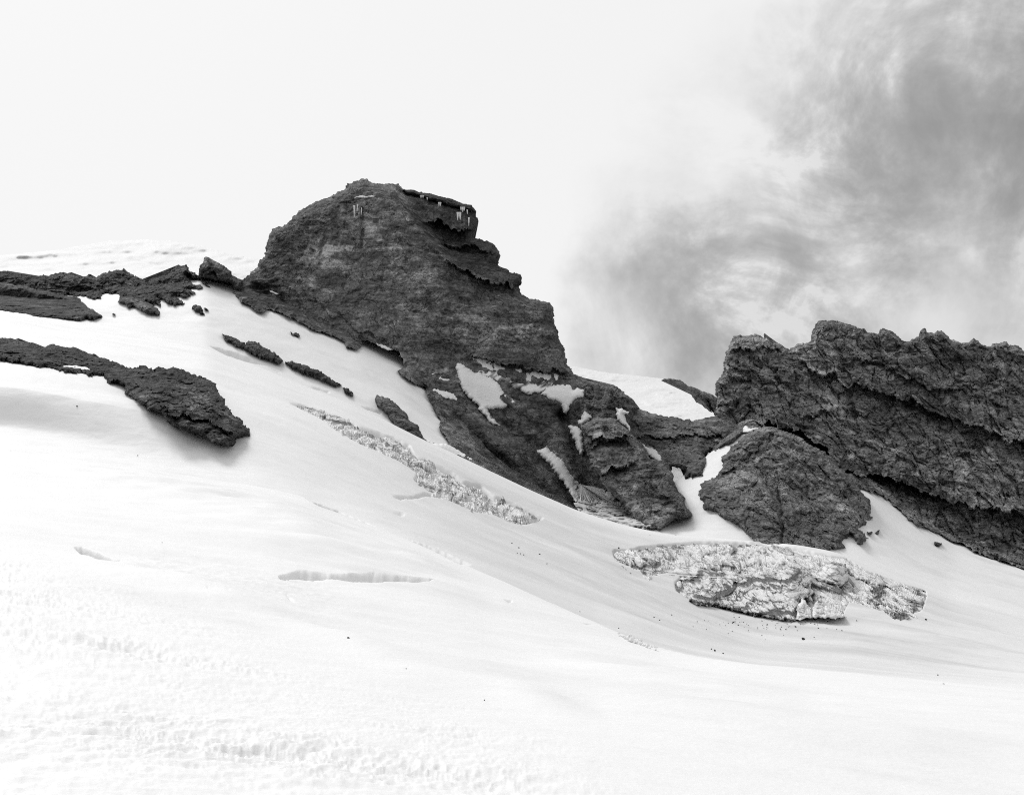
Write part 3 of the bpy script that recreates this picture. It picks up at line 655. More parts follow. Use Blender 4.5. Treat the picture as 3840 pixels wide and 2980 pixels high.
dome_poly = z('F', (440, 808), (520, 805), (620, 830), (700, 870), (800, 935), (880, 965), (940, 1020), (1000, 1090), (1060, 1140), (1090, 1195), (1130, 1250), (1180, 1300), (1195, 1360), (1175, 1400), (1200, 1418), (1150, 1430), (1155, 1462), (1108, 1480), (1140, 1500), (1165, 1550), (1130, 1590), (1100, 1590), (1050, 1530), (1015, 1560), (1000, 1580), (1012, 1612), (950, 1630), (930, 1612), (880, 1640), (860, 1720), (500, 1720), (440, 1600), (370, 1530), (310, 1480), (230, 1435), (130, 1370), (50, 1345), (62, 1300), (28, 1280), (25, 1240), (60, 1190), (150, 1140), (205, 1060), (190, 1010), (240, 950), (300, 900), (322, 870), (380, 840))
def dome_depth(px, py, D):
    x0 = z('F', (600, 0))[0][0]; return 486+105*(1165*DS-py)/(255*DS)+.00022*(px-x0)**2
cr = z('F', (600, 1600), (595, 1400), (575, 1250), (540, 1150))
def dome_crack(px, py):
    L_ = np.array(cr[::-1]); xl = np.interp(py, L_[:, 1], L_[:, 0]); return -7*np.exp(-((px-xl-4*np.sin(py/13))/7)**2)*sstep(L_[0, 1]-10, L_[0, 1]+80, py)
dome, domeS = rock('rock_dome', dome_poly, before_snow(dome_depth), 'rounded dark rock dome split by a vertical crack, standing in front of the cliff', 'rock dome', M_BUTT, 55, .85, .85, 33, [dome_crack],
    blobs([(z('F', (1000, 1350))[0]+(70, 30, 40, .5)), (z('F', (300, 1150))[0]+(110, 40, -35, .25)), (z('F', (620, 920))[0]+(110, 40, 15, .2)), (z('F', (450, 1300))[0]+(40, 80, 0, .25)), (z('F', (550, 1200))[0]+(20, 100, 10, -.3)), (z('F', (650, 1450))[0]+(60, 70, 0, -.2))]),
    step=3.4, rough=6, edge=(30, 10), thick=60, jitter=.8, strata=.3, vert=.9)

col_poly = z('E', (780, 690), (925, 662), (1050, 700), (1250, 738), (1400, 752), (1550, 722), (1620, 720), (1800, 790), (1850, 850), (1800, 890), (1760, 945), (1600, 1010), (1512, 1045), (1500, 1160), (1475, 1180), (1480, 1240), (1400, 1250), (1395, 1275), (1360, 1245), (1325, 1278), (1308, 1190), (1200, 1165), (1180, 1400), (900, 1400), (760, 1100), (780, 820))
col, colS = rock('rock_saddle', col_poly, before_snow(lin(1015*DS, 592, 885*DS, 672)), 'low curved rock saddle joining the peak to the cliff', 'rock saddle', M_BUTT, -15, .8, .8, 41, [ledge(z('E', (860, 900), (1100, 900), (1400, 920), (1700, 880)), 3, 12, 25)],
    blobs([(z('E', (900, 780))[0]+(60, 60, 0, .15)), (z('E', (1600, 900))[0]+(100, 25, -20, -.25)), (z('E', (1050, 960))[0]+(60, 14, 10, -.4))], .9), step=3.4, rough=5, edge=(25, 10), thick=80, jitter=.6)

mid_poly = z('E', (415, 815), (470, 770), (560, 725), (690, 740), (735, 760), (800, 835), (900, 900), (940, 960), (1010, 1080), (1060, 1110), (1130, 1130), (1170, 1180), (1215, 1230), (1225, 1300), (1310, 1430), (1330, 1510), (1390, 1572), (1345, 1605), (1250, 1620), (1180, 1660), (1100, 1720), (950, 1700), (850, 1590), (760, 1470), (690, 1400), (610, 1320), (568, 1275), (572, 1225), (505, 1175), (490, 1080), (445, 1010), (440, 900))
mid, midS = rock('rock_buttress', mid_poly, before_snow(lin(1120*DS, 497, 870*DS, 572)), 'layered dark buttress between the snow gullies below the saddle', 'rock buttress', M_BUTT, -8, .85, .85, 51,
    [ledge(z('E', (430, 900), (650, 905), (800, 900), (900, 905)), 5, 14, 22), ledge(z('E', (480, 1190), (600, 1205), (750, 1180), (880, 1130)), 7, 16, 22), ledge(z('E', (450, 970), (600, 965), (750, 940), (870, 960)), 4, 12, 18)],
    blobs([(z('E', (600, 860))[0]+(60, 25, 5, .3)), (z('E', (700, 1050))[0]+(90, 30, 0, .15)), (z('E', (900, 1300))[0]+(70, 50, -20, .25)), (z('E', (1000, 1600))[0]+(70, 40, 10, .4)), (z('E', (1040, 1250))[0]+(20, 80, 5, -.35)), (z('E', (1150, 1400))[0]+(50, 60, 40, -.2))]),
    step=3.4, rough=5, edge=(26, 14), thick=50, jitter=.6)

# outcrops standing in the snow: depth grows from the snow line at their foot
def outcrop_depth(poly, k_=.45, off=0.0):
    P = resample(poly, 4.0)
    xs = np.arange(P[:, 0].min()-8, P[:, 0].max()+9, 6.0); yb = np.full(len(xs), -1e9)
    j = np.clip(((P[:, 0]-xs[0])/6).astype(int), 0, len(xs)-1); np.maximum.at(yb, j, P[:, 1])
    ok = yb > -1e8; yb = np.interp(xs, xs[ok], yb[ok]); yb = np.convolve(np.pad(yb, 6, 'edge'), np.ones(13)/13, 'valid')
    def f(px, py, D):
        b = np.interp(px, xs, yb); Yb = TERR(px, np.maximum(b, py)); Yt = TERR(px, py)
        return np.minimum(Yb+k_*(Yt-Yb), Yt)+off
    return f
ridge_poly = z('A', (-700, 900), (-300, 965), (-100, 925), (45, 930), (75, 958), (92, 970), (130, 950), (165, 935), (198, 958), (215, 972), (330, 915), (440, 895), (490, 893), (580, 950), (640, 980), (740, 1000), (850, 960), (870, 938), (945, 915), (950, 880), (1000, 862), (1050, 858), (1080, 880), (1110, 915), (1165, 940), (1215, 965), (1205, 990), (1130, 965), (1060, 935), (1065, 955), (1130, 1020), (1205, 1058), (1208, 1076), (1110, 1055), (1082, 1066), (1142, 1098), (1142, 1112), (1090, 1102), (1100, 1130), (1060, 1152), (940, 1135), (1000, 1172), (1038, 1225), (950, 1222), (890, 1195), (805, 1140), (832, 1192), (838, 1228), (740, 1212), (690, 1190), (600, 1170), (500, 1150), (470, 1130), (440, 1115), (330, 1110), (275, 1130), (270, 1162), (200, 1160), (90, 1140), (45, 1132), (-700, 1100))
rock('rock_ridge', ridge_poly, before_snow(lin(650*DS, 640, 570*DS, 672)), 'long dark rock ridge along the skyline above the upper snow slope', 'rock ridge', M_DARK, -10, .7, 1.0, 61, [], blobs([(z('A', (350, 1020))[0]+(90, 25, 20, .3)), (z('A', (570, 1050))[0]+(60, 20, 20, .3))]), step=3, rough=8, edge=(12, 6), thick=50, jitter=.8, jscale=4, vert=.8)
rock('rock_outcrop', z('A', (470, 1140), (600, 1110), (690, 1180), (750, 1215), (800, 1250), (826, 1285), (820, 1307), (740, 1306), (640, 1268), (580, 1230), (540, 1242), (500, 1212), (445, 1185)), before_snow(lambda px, py, D: 628+0*px, 10), 'rounded rock outcrop hanging below the skyline ridge', 'outcrop', M_DARK, 30, .6, .8, 62, tone=blobs([(z('A', (640, 1230))[0]+(40, 20, 30, .7))], 1.1), step=3, rough=4, edge=(18, 10), thick=40)
horn_poly = z('A', (1168, 945), (1180, 870), (1220, 830), (1225, 785), (1245, 777), (1300, 800), (1350, 845), (1400, 865), (1470, 920), (1480, 950), (1530, 972), (1575, 990), (1560, 1080), (1500, 1080), (1468, 1022), (1400, 1003), (1280, 985), (1210, 972))
rock('rock_horn', horn_poly, before_snow(lin(600*DS, 645, 545*DS, 655)), 'small leaning rock horn on the skyline left of the peak', 'rock horn', M_DARK, -35, .6, .8, 63, [ledge(z('A', (1230, 950), (1320, 940), (1400, 965), (1460, 985)), 4, 12, 15)], blobs([(z('A', (1235, 820))[0]+(14, 14, 0, 1.4)), (z('A', (1330, 850))[0]+(35, 9, 40, .9))]), step=3, rough=4, edge=(16, 8), thick=40)
rock('rock_outcrop', z('A', (-700, 1000), (-200, 1090), (45, 1140), (100, 1170), (150, 1212), (230, 1270), (295, 1320), (290, 1342), (230, 1356), (150, 1345), (100, 1370), (45, 1376), (-700, 1340)), before_snow(lambda px, py, D: 610+0*px), 'dark wedge of rock pointing right from the far left edge of the snow', 'outcrop', M_DARK, 25, .7, .8, 64, step=3.2, rough=5, edge=(20, 10), thick=40)
big_poly = z('I', (-760, 40), (-400, 100), (-150, 130), (52, 155), (90, 175), (150, 190), (240, 215), (270, 235), (340, 265), (360, 252), (385, 280), (470, 295), (540, 325), (640, 345), (715, 350), (725, 335), (755, 328), (835, 348), (850, 375), (905, 350), (960, 358), (1090, 355), (1180, 385), (1290, 415), (1360, 455), (1420, 485), (1490, 525), (1510, 580), (1560, 650), (1610, 740), (1660, 820), (1700, 870), (1740, 880), (1790, 940), (1840, 1000), (1845, 1030), (1780, 1060), (1700, 1070), (1695, 1080), (1705, 1122), (1640, 1140), (1550, 1138), (1440, 1095), (1330, 1045), (1200, 1000), (1080, 955), (1020, 915), (990, 880), (950, 860), (900, 815), (780, 770), (740, 720), (690, 690), (650, 670), (580, 600), (575, 540), (500, 510), (400, 490), (360, 430), (290, 425), (230, 440), (180, 430), (130, 400), (52, 395), (-400, 330), (-760, 260))
bigo, bigS = rock('rock_outcrop', big_poly, outcrop_depth(big_poly, .65, -5), 'largest rock outcrop standing alone in the snow at the left, blunt right end', 'outcrop', M_DARK, -20, .36, 1.25, 65, [ledge(z('I', (900, 760), (1100, 830), (1350, 860), (1500, 950), (1680, 1020)), 2.5, 14, 20)],
     blobs([(z('I', (1320, 720))[0]+(45, 45, 0, .9)), (z('I', (800, 690))[0]+(26, 30, 0, .9)), (z('I', (1180, 560))[0]+(40, 18, 10, .5)), (z('I', (1620, 930))[0]+(30, 30, 0, .5)), (z('I', (1500, 1070))[0]+(50, 14, 10, .5)), (z('I', (1060, 740))[0]+(26, 24, 0, .5)), (z('I', (1100, 440))[0]+(90, 14, 5, -.3))], 1.0, 2.5), step=2.8, rough=8, edge=(14, 5), thick=22, jitter=.5, jscale=3, vert=.6)
OUT = [
 (z('I', (1580, 5), (1640, 12), (1700, 45), (1760, 80), (1800, 108), (1812, 140), (1760, 152), (1700, 125), (1640, 92), (1600, 66)), 'narrow dark outcrop at the upper end of the diagonal line of rocks', .4),
 (z('I', (1850, 75), (1900, 88), (2000, 150), (2100, 200), (2150, 240), (2190, 300), (2150, 312), (2050, 276), (1970, 252), (1900, 215), (1800, 158), (1815, 105)), 'middle and thickest outcrop of the diagonal line of rocks', .45),
 (d2s([(607, 772), (625, 772), (650, 778), (672, 786), (690, 796), (708, 808), (728, 822), (720, 826), (700, 818), (675, 806), (650, 795), (622, 784)]), 'lower outcrop of the diagonal line of rocks, breaking into fragments', .35),
 (d2s([(730, 825), (742, 830), (756, 842), (745, 841), (733, 834)]), 'tiny rock at the lower tip of the diagonal line of rocks', .25),
 (z('A', (1105, 1235), (1130, 1205), (1160, 1208), (1200, 1250), (1222, 1305), (1190, 1300), (1150, 1270)), 'small square rock alone on the upper snow slope below the ridge', .4),
 (z('A', (1225, 1253), (1250, 1260), (1264, 1276), (1235, 1270)), 'tiny rock just right of the small square rock', .2),
 (z('A', (2008, 1463), (2050, 1470), (2097, 1505), (2090, 1518), (2040, 1500)), 'short dark rock lying alone on snow below the scree of the peak', .25),
 (z('A', (1180, 975), (1230, 1015), (1283, 1055), (1255, 1055), (1200, 1020)), 'thin streak of rock in the snow below the horn', .3),
 (z('A', (383, 1303), (425, 1308), (402, 1324)), 'tiny rock on snow above the wedge of rock at far left', .2),
 (z('F', (1165, 1510), (1180, 1496), (1200, 1508), (1180, 1520)), 'small rock on snow beside the foot of the dome', .3),
 (z('F', (1215, 1512), (1235, 1498), (1245, 1518), (1228, 1522)), 'second small rock on snow, just right of the one at the dome foot', .3),
 (z('F', (1615, 1580), (1650, 1575), (1662, 1592), (1640, 1606), (1620, 1596)), 'flat rock on the snow below the right end of the cliff', .3),
]
for i, (poly, lab, S) in enumerate(OUT):
    rock('rock_outcrop', poly, outcrop_depth(poly, .6, -4), lab, 'outcrop', M_DARK, -25, S, .8, 70+i, step=2.2, rough=7, edge=(7, 3), thick=16, jitter=.5, jscale=3)
h_poly = z('H', (818, 65), (870, 68), (940, 105), (990, 160), (1045, 200), (1060, 240), (1120, 280), (1140, 320), (1165, 380), (1200, 402), (1260, 430), (1390, 420), (1540, 440), (1530, 520), (1500, 640), (1000, 460), (960, 320), (940, 260), (900, 215), (860, 170), (815, 140), (800, 105))
ho, hS = rock('rock_outcrop', h_poly, before_snow(lambda px, py, D: 560+0*px), 'elongated rock rib between two snow slopes above the upper icefall', 'outcrop', M_DARK, 30, .6, .9, 85, step=3, rough=4, edge=(16, 8), thick=30, tone=blobs([(z('H', (900, 130))[0]+(60, 40, 30, .5))], .9))

# ------------------------------------------------------------------ snow lying on the rocks
def patch(poly, host, label, off=1.6, blur=10, seed=0, mat=M_PATCH, dirt=1.0, rough=7, group=None, name='snow_patch', edge=(16, 5), cat='snow patch'):
    hb = host.blurred(blur)
    o, s = relief(name, poly, lambda px, py, D: hb(px, py)-off, lambda P, px, py: .7*fbm(P/14, 3, seed), mat, 3, rough, edge, 4, seed, None, (lambda P, px, py: np.full(px.shape, dirt)) if not callable(dirt) else dirt, smooth=True)
    return tag(o, label, cat, group)
patch(z('D', (940, 288), (985, 262), (1080, 320), (1180, 350), (1260, 390), (1340, 440), (1355, 490), (1400, 545), (1490, 605), (1430, 640), (1330, 665), (1230, 655), (1260, 720), (1345, 800), (1270, 770), (1180, 690), (1110, 600), (1010, 500), (980, 400)), peakS, 'tongue-shaped snow patch on the rock below the peak face', 3.4, seed=2)
patch(z('D', (640, 320), (700, 330), (800, 365), (900, 380), (930, 420), (860, 425), (760, 395), (660, 360)), peakS, 'upper of two speckled bands of snow among stones left of the snow tongue', .15, seed=22, blur=5, rough=8, edge=(14, 2))
patch(z('D', (720, 470), (820, 480), (930, 520), (1030, 560), (1110, 610), (1060, 615), (960, 580), (850, 555), (740, 500)), peakS, 'lower of two speckled bands of snow among stones left of the snow tongue', .2, seed=23, blur=5, rough=8, edge=(14, 2))
patch(z('D', (1090, 210), (1250, 255), (1420, 310), (1650, 340), (1880, 355), (1860, 420), (1600, 415), (1380, 370), (1190, 310)), peakS, 'band of stony, speckled snow directly under the peak face', -.1, seed=24, blur=5, rough=10, edge=(14, 2))
streak_d = lambda P, px, py: 1.2+3.0*sstep(0, .35, fbm(rot2(P, -50)/[3, 8, 30], 3, 5))
patch(z('D', (1080, 320), (1200, 300), (1400, 370), (1600, 420), (1800, 440), (1800, 600), (1700, 540), (1560, 520), (1450, 460), (1300, 420)), peakS, 'dirty, stone-strewn snow apron under the foot of the peak face', 1.6, seed=3, dirt=streak_d, rough=14)
patch(z('E', (220, 440), (330, 430), (350, 480), (440, 490), (438, 555), (370, 580), (325, 640), (320, 690), (290, 712), (250, 650), (215, 600), (150, 590), (60, 530), (100, 470)), peakS, 'grey snow patch at the head of the narrow gully', 3.2, seed=4)
patch(z('E', (435, 680), (498, 710), (496, 745), (440, 790), (420, 820), (375, 800), (370, 770), (420, 750)), peakS, 'small snow patch on a ledge halfway down the narrow gully', 4.5, seed=5)
patch(z('E', (305, 800), (380, 800), (432, 830), (432, 900), (445, 1000), (440, 1050), (400, 1040), (360, 960), (340, 880)), peakS, 'narrow strip of snow in the gully left of the layered buttress', 5, seed=6)
patch(z('E', (10, 992), (60, 1010), (110, 980), (150, 1030), (230, 1080), (300, 1180), (400, 1310), (520, 1430), (600, 1470), (620, 1350), (680, 1370), (760, 1460), (850, 1555), (700, 1500), (560, 1475), (530, 1520), (420, 1510), (360, 1450), (300, 1350), (190, 1200), (110, 1110)), peakS, 'long streaked avalanche cone of snow widening down to the glacier', 6, seed=7, dirt=lambda P, px, py: 1+3.5*sstep(.05, .3, fbm(rot2(P, -48)/[1.6, 8, 40], 3, 9))*sstep(2120, 2190, px))
patch(z('E', (350, 1465), (450, 1450), (540, 1480), (640, 1480), (760, 1500), (860, 1560), (960, 1640), (1050, 1700), (800, 1690), (500, 1600), (400, 1560)), peakS, 'dirty mound of old snow at the foot of the avalanche cone', 20, seed=8, dirt=lambda P, px, py: 2.2+2.5*sstep(-.1, .3, fbm(P/[4, 4, 2], 4, 19)), rough=8, mat=M_PATCH)
patch(z('E', (708, 648), (770, 660), (835, 690), (795, 710), (800, 760), (820, 790), (838, 842), (790, 810), (735, 760), (720, 700)), peakS, 'short snow strip running down beside the rock saddle', 10, seed=9)
patch(z('E', (930, 945), (1000, 985), (1050, 1000), (1110, 1060), (1130, 1122), (1050, 1100), (1015, 1070), (975, 1010)), colS, 'small wedge of snow between buttress and saddle', 4, seed=10)
patch(z('F', (322, 848), (345, 800), (362, 795), (372, 812), (450, 803), (420, 825), (370, 845)), cliffS, 'small bright snow patch under the foot of the cliff', 24, seed=11, rough=4)
patch(z('H', (1170, 385), (1250, 420), (1360, 430), (1420, 470), (1530, 545), (1525, 590), (1600, 605), (1620, 640), (1800, 740), (1780, 790), (1400, 640)), hS, 'snow bank banked against the rocks behind the glacier edge', 4, seed=12, rough=4)
patch(z('B', (915, 222), (960, 210), (1000, 203), (1060, 202), (1135, 203), (1090, 216), (1000, 222), (950, 224)), peakS, 'thin strip of snow on a ledge just under the summit', 1.5, seed=13, rough=4, blur=4, edge=(6, 2))
patch(z('B', (238, 980), (280, 985), (325, 1010), (300, 1015), (250, 995)), peakS, 'small fleck of snow on the scree at the left foot of the peak', 1.4, seed=14, rough=3, blur=4, edge=(6, 2))
patch(z('B', (1110, 1405), (1160, 1425), (1250, 1465), (1200, 1465), (1130, 1430)), peakS, 'thin broken strip of snow along the lower edge of the peak', 2, seed=15, rough=4, blur=4, edge=(6, 2))
patch(z('I', (40, 325), (130, 340), (205, 365), (205, 395), (140, 390), (40, 360), (-60, 350), (-60, 325)), bigS, 'snow lying in a notch of the large outcrop', 1.2, seed=16, rough=4, blur=4, edge=(8, 2))
patch(z('I', (435, 450), (465, 465), (475, 490), (450, 480)), bigS, 'small patch of snow in the foot of the large outcrop', 1.2, seed=17, rough=3, blur=4, edge=(6, 1))

# icicles under the caprock
def icicles(px, py, w, h, label):
    bm_v, bm_f = [], []
    mpp = 690/F
    n = max(1, int(w/5)); rows = 7
    Y = float(np.nanmin(peakS(np.array([px-w*.3, px, px+w*.3]*3), np.array([py]*3+[py+h*.5]*3+[py+h]*3))))-(9 if px > 1560 else 1.5)
    if not np.isfinite(Y): Y = 680
    for k_ in range(n):
        x = px-w/2+(k_+.5)*w/n+random.uniform(-1, 1); hh = h*random.uniform(.6, 1.0); r = (w/n*.62 if n > 1 else w*.45)*mpp
        top = at(x, py, Y); b0 = len(bm_v)
        for i in range(rows):
            t = i/(rows-1); rr = r*(1-t)**.7*(1+.15*math.sin(t*17+k_))+.05; zz = top[2]-hh*mpp*t
            for s in range(6): bm_v.append((top[0]+rr*math.cos(s*math.pi/3), top[1]+rr*math.sin(s*math.pi/3)+1.2*t*0, zz))
        for i in range(rows-1):
            for s in range(6): bm_f.append((b0+i*6+s, b0+(i+1)*6+s, b0+(i+1)*6+(s+1) % 6, b0+i*6+(s+1) % 6))
        bm_f.append(tuple(b0+s for s in range(4))); bm_f.append((b0, b0+3, b0+4, b0+5))
    o = link_mesh('icicle', bm_v, bm_f, M_ICICLE, smooth=True); return tag(o, label, 'icicle', 'icicles on the peak')
for (k_, x, y, w, h, lab) in [('C', 407, 207, 30, 36, 'short white icicle curtain at the upper end of the caprock overhang'), ('C', 450, 224, 10, 36, 'thin icicle beside the uppermost curtain under the caprock'), ('C', 557, 265, 24, 46, 'pointed icicle fan under the middle of the caprock'),
      ('C', 748, 305, 38, 50, 'wide icicle curtain near the outer end of the caprock'), ('C', 785, 328, 12, 40, 'narrow icicle right of the wide curtain under the caprock'), ('C', 715, 348, 34, 92, 'tall ragged icicle curtain low on the caprock wall'), ('C', 800, 393, 14, 114, 'longest single icicle, at the outer end of the caprock wall'),
      ('B', 937, 285, 14, 108, 'tall icicle left of two thinner ones on the face under the summit'), ('B', 965, 278, 7, 66, 'middle thin icicle of three on the face under the summit'), ('B', 995, 305, 8, 74, 'thin icicle right of the others on the face under the summit')]:
    s_ = ZOOM[k_][2]; p = z(k_, (x, y))[0]; icicles(p[0], p[1], w/s_, h/s_, lab)

# ------------------------------------------------------------------ far snow mountains
def far_rel(A, S, seed, ice=0): return lambda P, px, py: A*(30*fbm(P/(190*S), 4, seed)+12*ridged(P/[90*S, 90*S, 40*S], 3, seed+3))+ice*9*ridged(P/[70, 120, 30], 4, seed+5, .6)*sstep(-.15, .2, fbm(P/[120, 200, 60], 2, seed+8))
lm_poly = d2s([(-400, 560), (0, 545), (130, 532), (230, 514), (300, 511), (370, 514), (430, 525), (500, 545), (580, 556), (700, 560), (760, 900), (-400, 900)])
o, _ = relief('snow_mountain', lm_poly, lambda px, py, D: 3000-6.0*np.clip(py/DS-510, -60, 180), far_rel(1.0, 1.0, 3), M_FARSNOW, 5, 2, None, 300, 4, smooth=True, dirt=lambda P, px, py: np.full(px.shape, .5))
tag(o, 'pale snow dome far behind the skyline ridge at left', 'snow mountain')
rm_poly = d2s([(1050, 745), (1130, 762), (1225, 782), (1300, 795), (1350, 800), (1420, 808), (1480, 830), (1560, 860), (1650, 900), (1650, 1100), (1050, 1100)])
o, _ = relief('snow_mountain', rm_poly, lambda px, py, D: 2300-6.0*np.clip(py/DS-790, -60, 120), far_rel(.5, .7, 8, 1), M_FARSNOW, 3.0, 2, None, 300, 5, smooth=True, dirt=lambda P, px, py: np.full(px.shape, .3))
tag(o, 'far snow slope with broken ice seen through the gap between peak and cliff', 'snow mountain')
fr_poly = z('E', (1105, 410), (1130, 395), (1190, 393), (1280, 410), (1330, 445), (1450, 490), (1540, 525), (1620, 570), (1680, 640), (1640, 720), (1580, 700), (1560, 640), (1520, 585), (1540, 640), (1560, 690), (1480, 640), (1420, 590), (1380, 540), (1340, 515), (1280, 470), (1210, 452), (1190, 430), (1150, 420))
rock('far_ridge', fr_poly, lambda px, py, D: 1500+0*px, 'far dark rock rib on the snow slope in the gap', 'rock ridge', M_FARROCK, 20, 1.4, .8, 91, step=2.6, rough=4, edge=(10, 12), thick=60)

# ------------------------------------------------------------------ glacier ice
def ice_rel(S, A, seed, dip=0, strata=1.0):
    def f(P, px, py):
        P = P*[1, .15, 1]
        w = np.stack([fbm(P/(14*S), 2, seed+1), fbm(P/(14*S), 2, seed+2), fbm(P/(14*S), 2, seed+3)], -1); Q = rot2(P, dip)+3*S*w
        d1, d2, cid = worley(Q/[17*S, 9*S, 5.5*S], seed); r = 5*cid-2.0*np.exp(-(d2-d1)/.04)
        e1, e2, eid = worley(Q/[6*S, 3*S, 1.9*S], seed+7); r = r+2.2*eid
        g1, g2, gid = worley(Q/[2.2*S, 3*S, 1.0*S], seed+8); r = r+.9*gid
        b = Q[..., 2]/(3.2*S)+.5*fbm(P/(12*S), 2, seed+4); fr = b-np.floor(b); r = r+strata*2.2*(sstep(0, .15, fr)-fr)
        return A*S*(r+1.5*fbm(P/(6*S), 3, seed+6))
    return f
def crevassed_rel(S, A, seed):
    """heights of a broken glacier surface: tilted blocks with deep narrow gaps"""
    def f(P, px, py):
        G = np.stack([P[:, 0], P[:, 1]*.14, 0*P[:, 0]+seed*1.7], -1); G = G+3.5*S*np.stack([fbm(G/(9*S), 3, seed+1), fbm(G/(9*S), 3, seed+2), 0*G[:, 0]], -1)
        G[:, 2] = seed*1.7
        d1, d2, cid = worley(G/[11*S, 6*S, 50], seed); r = 3.6*cid+2.0*(cid*7 % 1-.5)*(d1-.3)-4.2*np.exp(-((d2-d1)/.07)**2)
        e1, e2, eid = worley(G/[4.2*S, 2.6*S, 50], seed+3); r = r+1.1*eid-1.0*np.exp(-((e2-e1)/.08)**2)*(eid > .35)
        return A*S*(r+1.2*fbm(G/(14*S), 3, seed+5)+.35*fbm(G/(1.6*S), 2, seed+6))
    return f
def ice(poly, label, S=.6, A=1.0, seed=0, dip=0, mat=M_ICE, k_=.3, off=-3, dirt=1.0, edge=(14, 6), rough=6, name='ice_cliff', cat='ice cliff', group=None, step=2.8, strata=1.0, thick=12, up=0):
    o, s = relief(name, poly, outcrop_depth(poly, k_, off), (crevassed_rel(S, A, seed) if up else ice_rel(S, A, seed, dip, strata)), mat, step, rough, edge, thick, seed, None, dirt if callable(dirt) else (lambda P, px, py: np.full(px.shape, float(dirt))), jitter=.25*S, jscale=2.5, up=up)
    return tag(o, label, cat, group)
main_p = z('G', (605, 472), (660, 425), (700, 398), (745, 358), (820, 335), (895, 322), (1000, 305), (1090, 288), (1250, 282), (1330, 300), (1345, 340), (1330, 400), (1360, 440), (1260, 480), (1290, 520), (1240, 590), (1200, 598), (1120, 582), (1030, 572), (960, 560), (900, 545), (800, 515), (700, 505), (650, 490))
ice(ICE_FIELD,
    'broad field of broken white glacier ice set into the snow basin', .7, .7, 9, 4, k_=1.0, off=0, dirt=1.1, name='glacier_ice', cat='glacier ice', edge=None, thick=3, up=1.0)
ice(main_p, 'lower face of the ice cliff, dark with dirt bands and shaped like a lens', .62, .6, 1, 3, M_ICE3, dirt=lambda P, px, py: 1.15+.6*sstep(-.2, .4, fbm(P/8, 3, 61))+.7*sstep(2200, 2290, py), k_=.62, off=-4)
ice(z('G', (140, 235), (175, 228), (200, 255), (250, 250), (330, 290), (400, 320), (402, 348), (375, 368), (300, 345), (215, 295)), 'small slab of cracked ice at the left end of the ice cliff', .4, .7, 2, -28, dirt=1.3, k_=1.0, off=0, edge=None, up=.9, thick=3, name='ice_slab', cat='ice slab')
ice(z('G', (185, 172), (350, 148), (500, 138), (640, 129), (760, 126), (870, 128), (1000, 134), (1080, 132), (1100, 200), (1050, 240), (930, 262), (840, 275), (825, 300), (700, 300), (620, 285), (500, 300), (480, 270), (390, 285), (330, 240), (230, 200)), 'upper band of broken layered ice under the smooth snow lip', .75, .9, 3, 4, dirt=.95, k_=1.0, off=0, edge=None, up=1.1, thick=3)
ice(z('G', (520, 365), (560, 355), (640, 395), (700, 400), (640, 445), (600, 470), (525, 425)), 'curved flank of layered ice left of the dark lens face', .4, .6, 4, -20, dirt=1.0, k_=1.0, off=0, edge=None, up=.9, thick=3)
ice(z('G', (1080, 132), (1170, 145), (1260, 170), (1400, 195), (1440, 235), (1420, 270), (1340, 330), (1250, 285), (1090, 290), (960, 305), (1000, 280), (1080, 230)), 'bright crest of ice over the dark lens face', .6, .8, 5, 6, dirt=.45, k_=1.0, off=0, edge=None, up=.8, thick=3)
ice(z('G', (1420, 265), (1450, 240), (1540, 260), (1552, 330), (1545, 385), (1500, 400), (1400, 370), (1350, 345), (1400, 290)), 'clean square serac block with dark bands on its face', .6, .7, 6, -15, dirt=.95, k_=.3, name='serac', cat='serac')
ice(z('G', (1440, 225), (1540, 225), (1660, 300), (1760, 335), (1900, 385), (2010, 412), (2010, 420), (1880, 400), (1800, 400), (1700, 385), (1600, 350), (1555, 320)), 'tilted white ice ridge running down to the right of the square serac', .5, .7, 7, -22, dirt=.5, k_=.8, name='ice_ridge', cat='ice ridge')
ice(z('G', (1555, 380), (1620, 375), (1700, 400), (1780, 420), (1850, 450), (1900, 480), (2005, 525), (1940, 535), (1975, 570), (1960, 590), (1890, 605), (1800, 590), (1735, 545), (1650, 515), (1575, 490), (1545, 430)), 'dirty jumble of small seracs at the right end of the ice cliff', .55, 1.0, 8, -28, dirt=1.5, k_=1.0, off=0, edge=None, up=1.3, thick=3, name='serac_jumble', cat='seracs')
for i, (p, lab) in enumerate([(((1240, 585), (1250, 520), (1285, 458), (1330, 520), (1345, 575)), 'pointed white serac, leftmost of the row at the foot of the ice cliff'), (((1335, 578), (1340, 515), (1370, 480), (1405, 512), (1415, 580)), 'middle serac of the row at the foot of the ice cliff'), (((1405, 582), (1415, 510), (1460, 520), (1520, 560), (1540, 578), (1470, 584)), 'rightmost low serac of the row at the foot of the ice cliff')]):
    ice(z('G', *p), lab, .45, .6, 20+i, 0, dirt=.5, k_=.45, off=-7, name='serac', cat='serac', rough=5, edge=(5, 2))
ice(ICE_STRIP, 'long diagonal strip of broken white ice crossing the snow slope', .6, .8, 10, -28, M_ICE2, 1.0, 0, 1.0, edge=None, rough=9, name='glacier_ice', cat='glacier ice', thick=3, up=1.3)
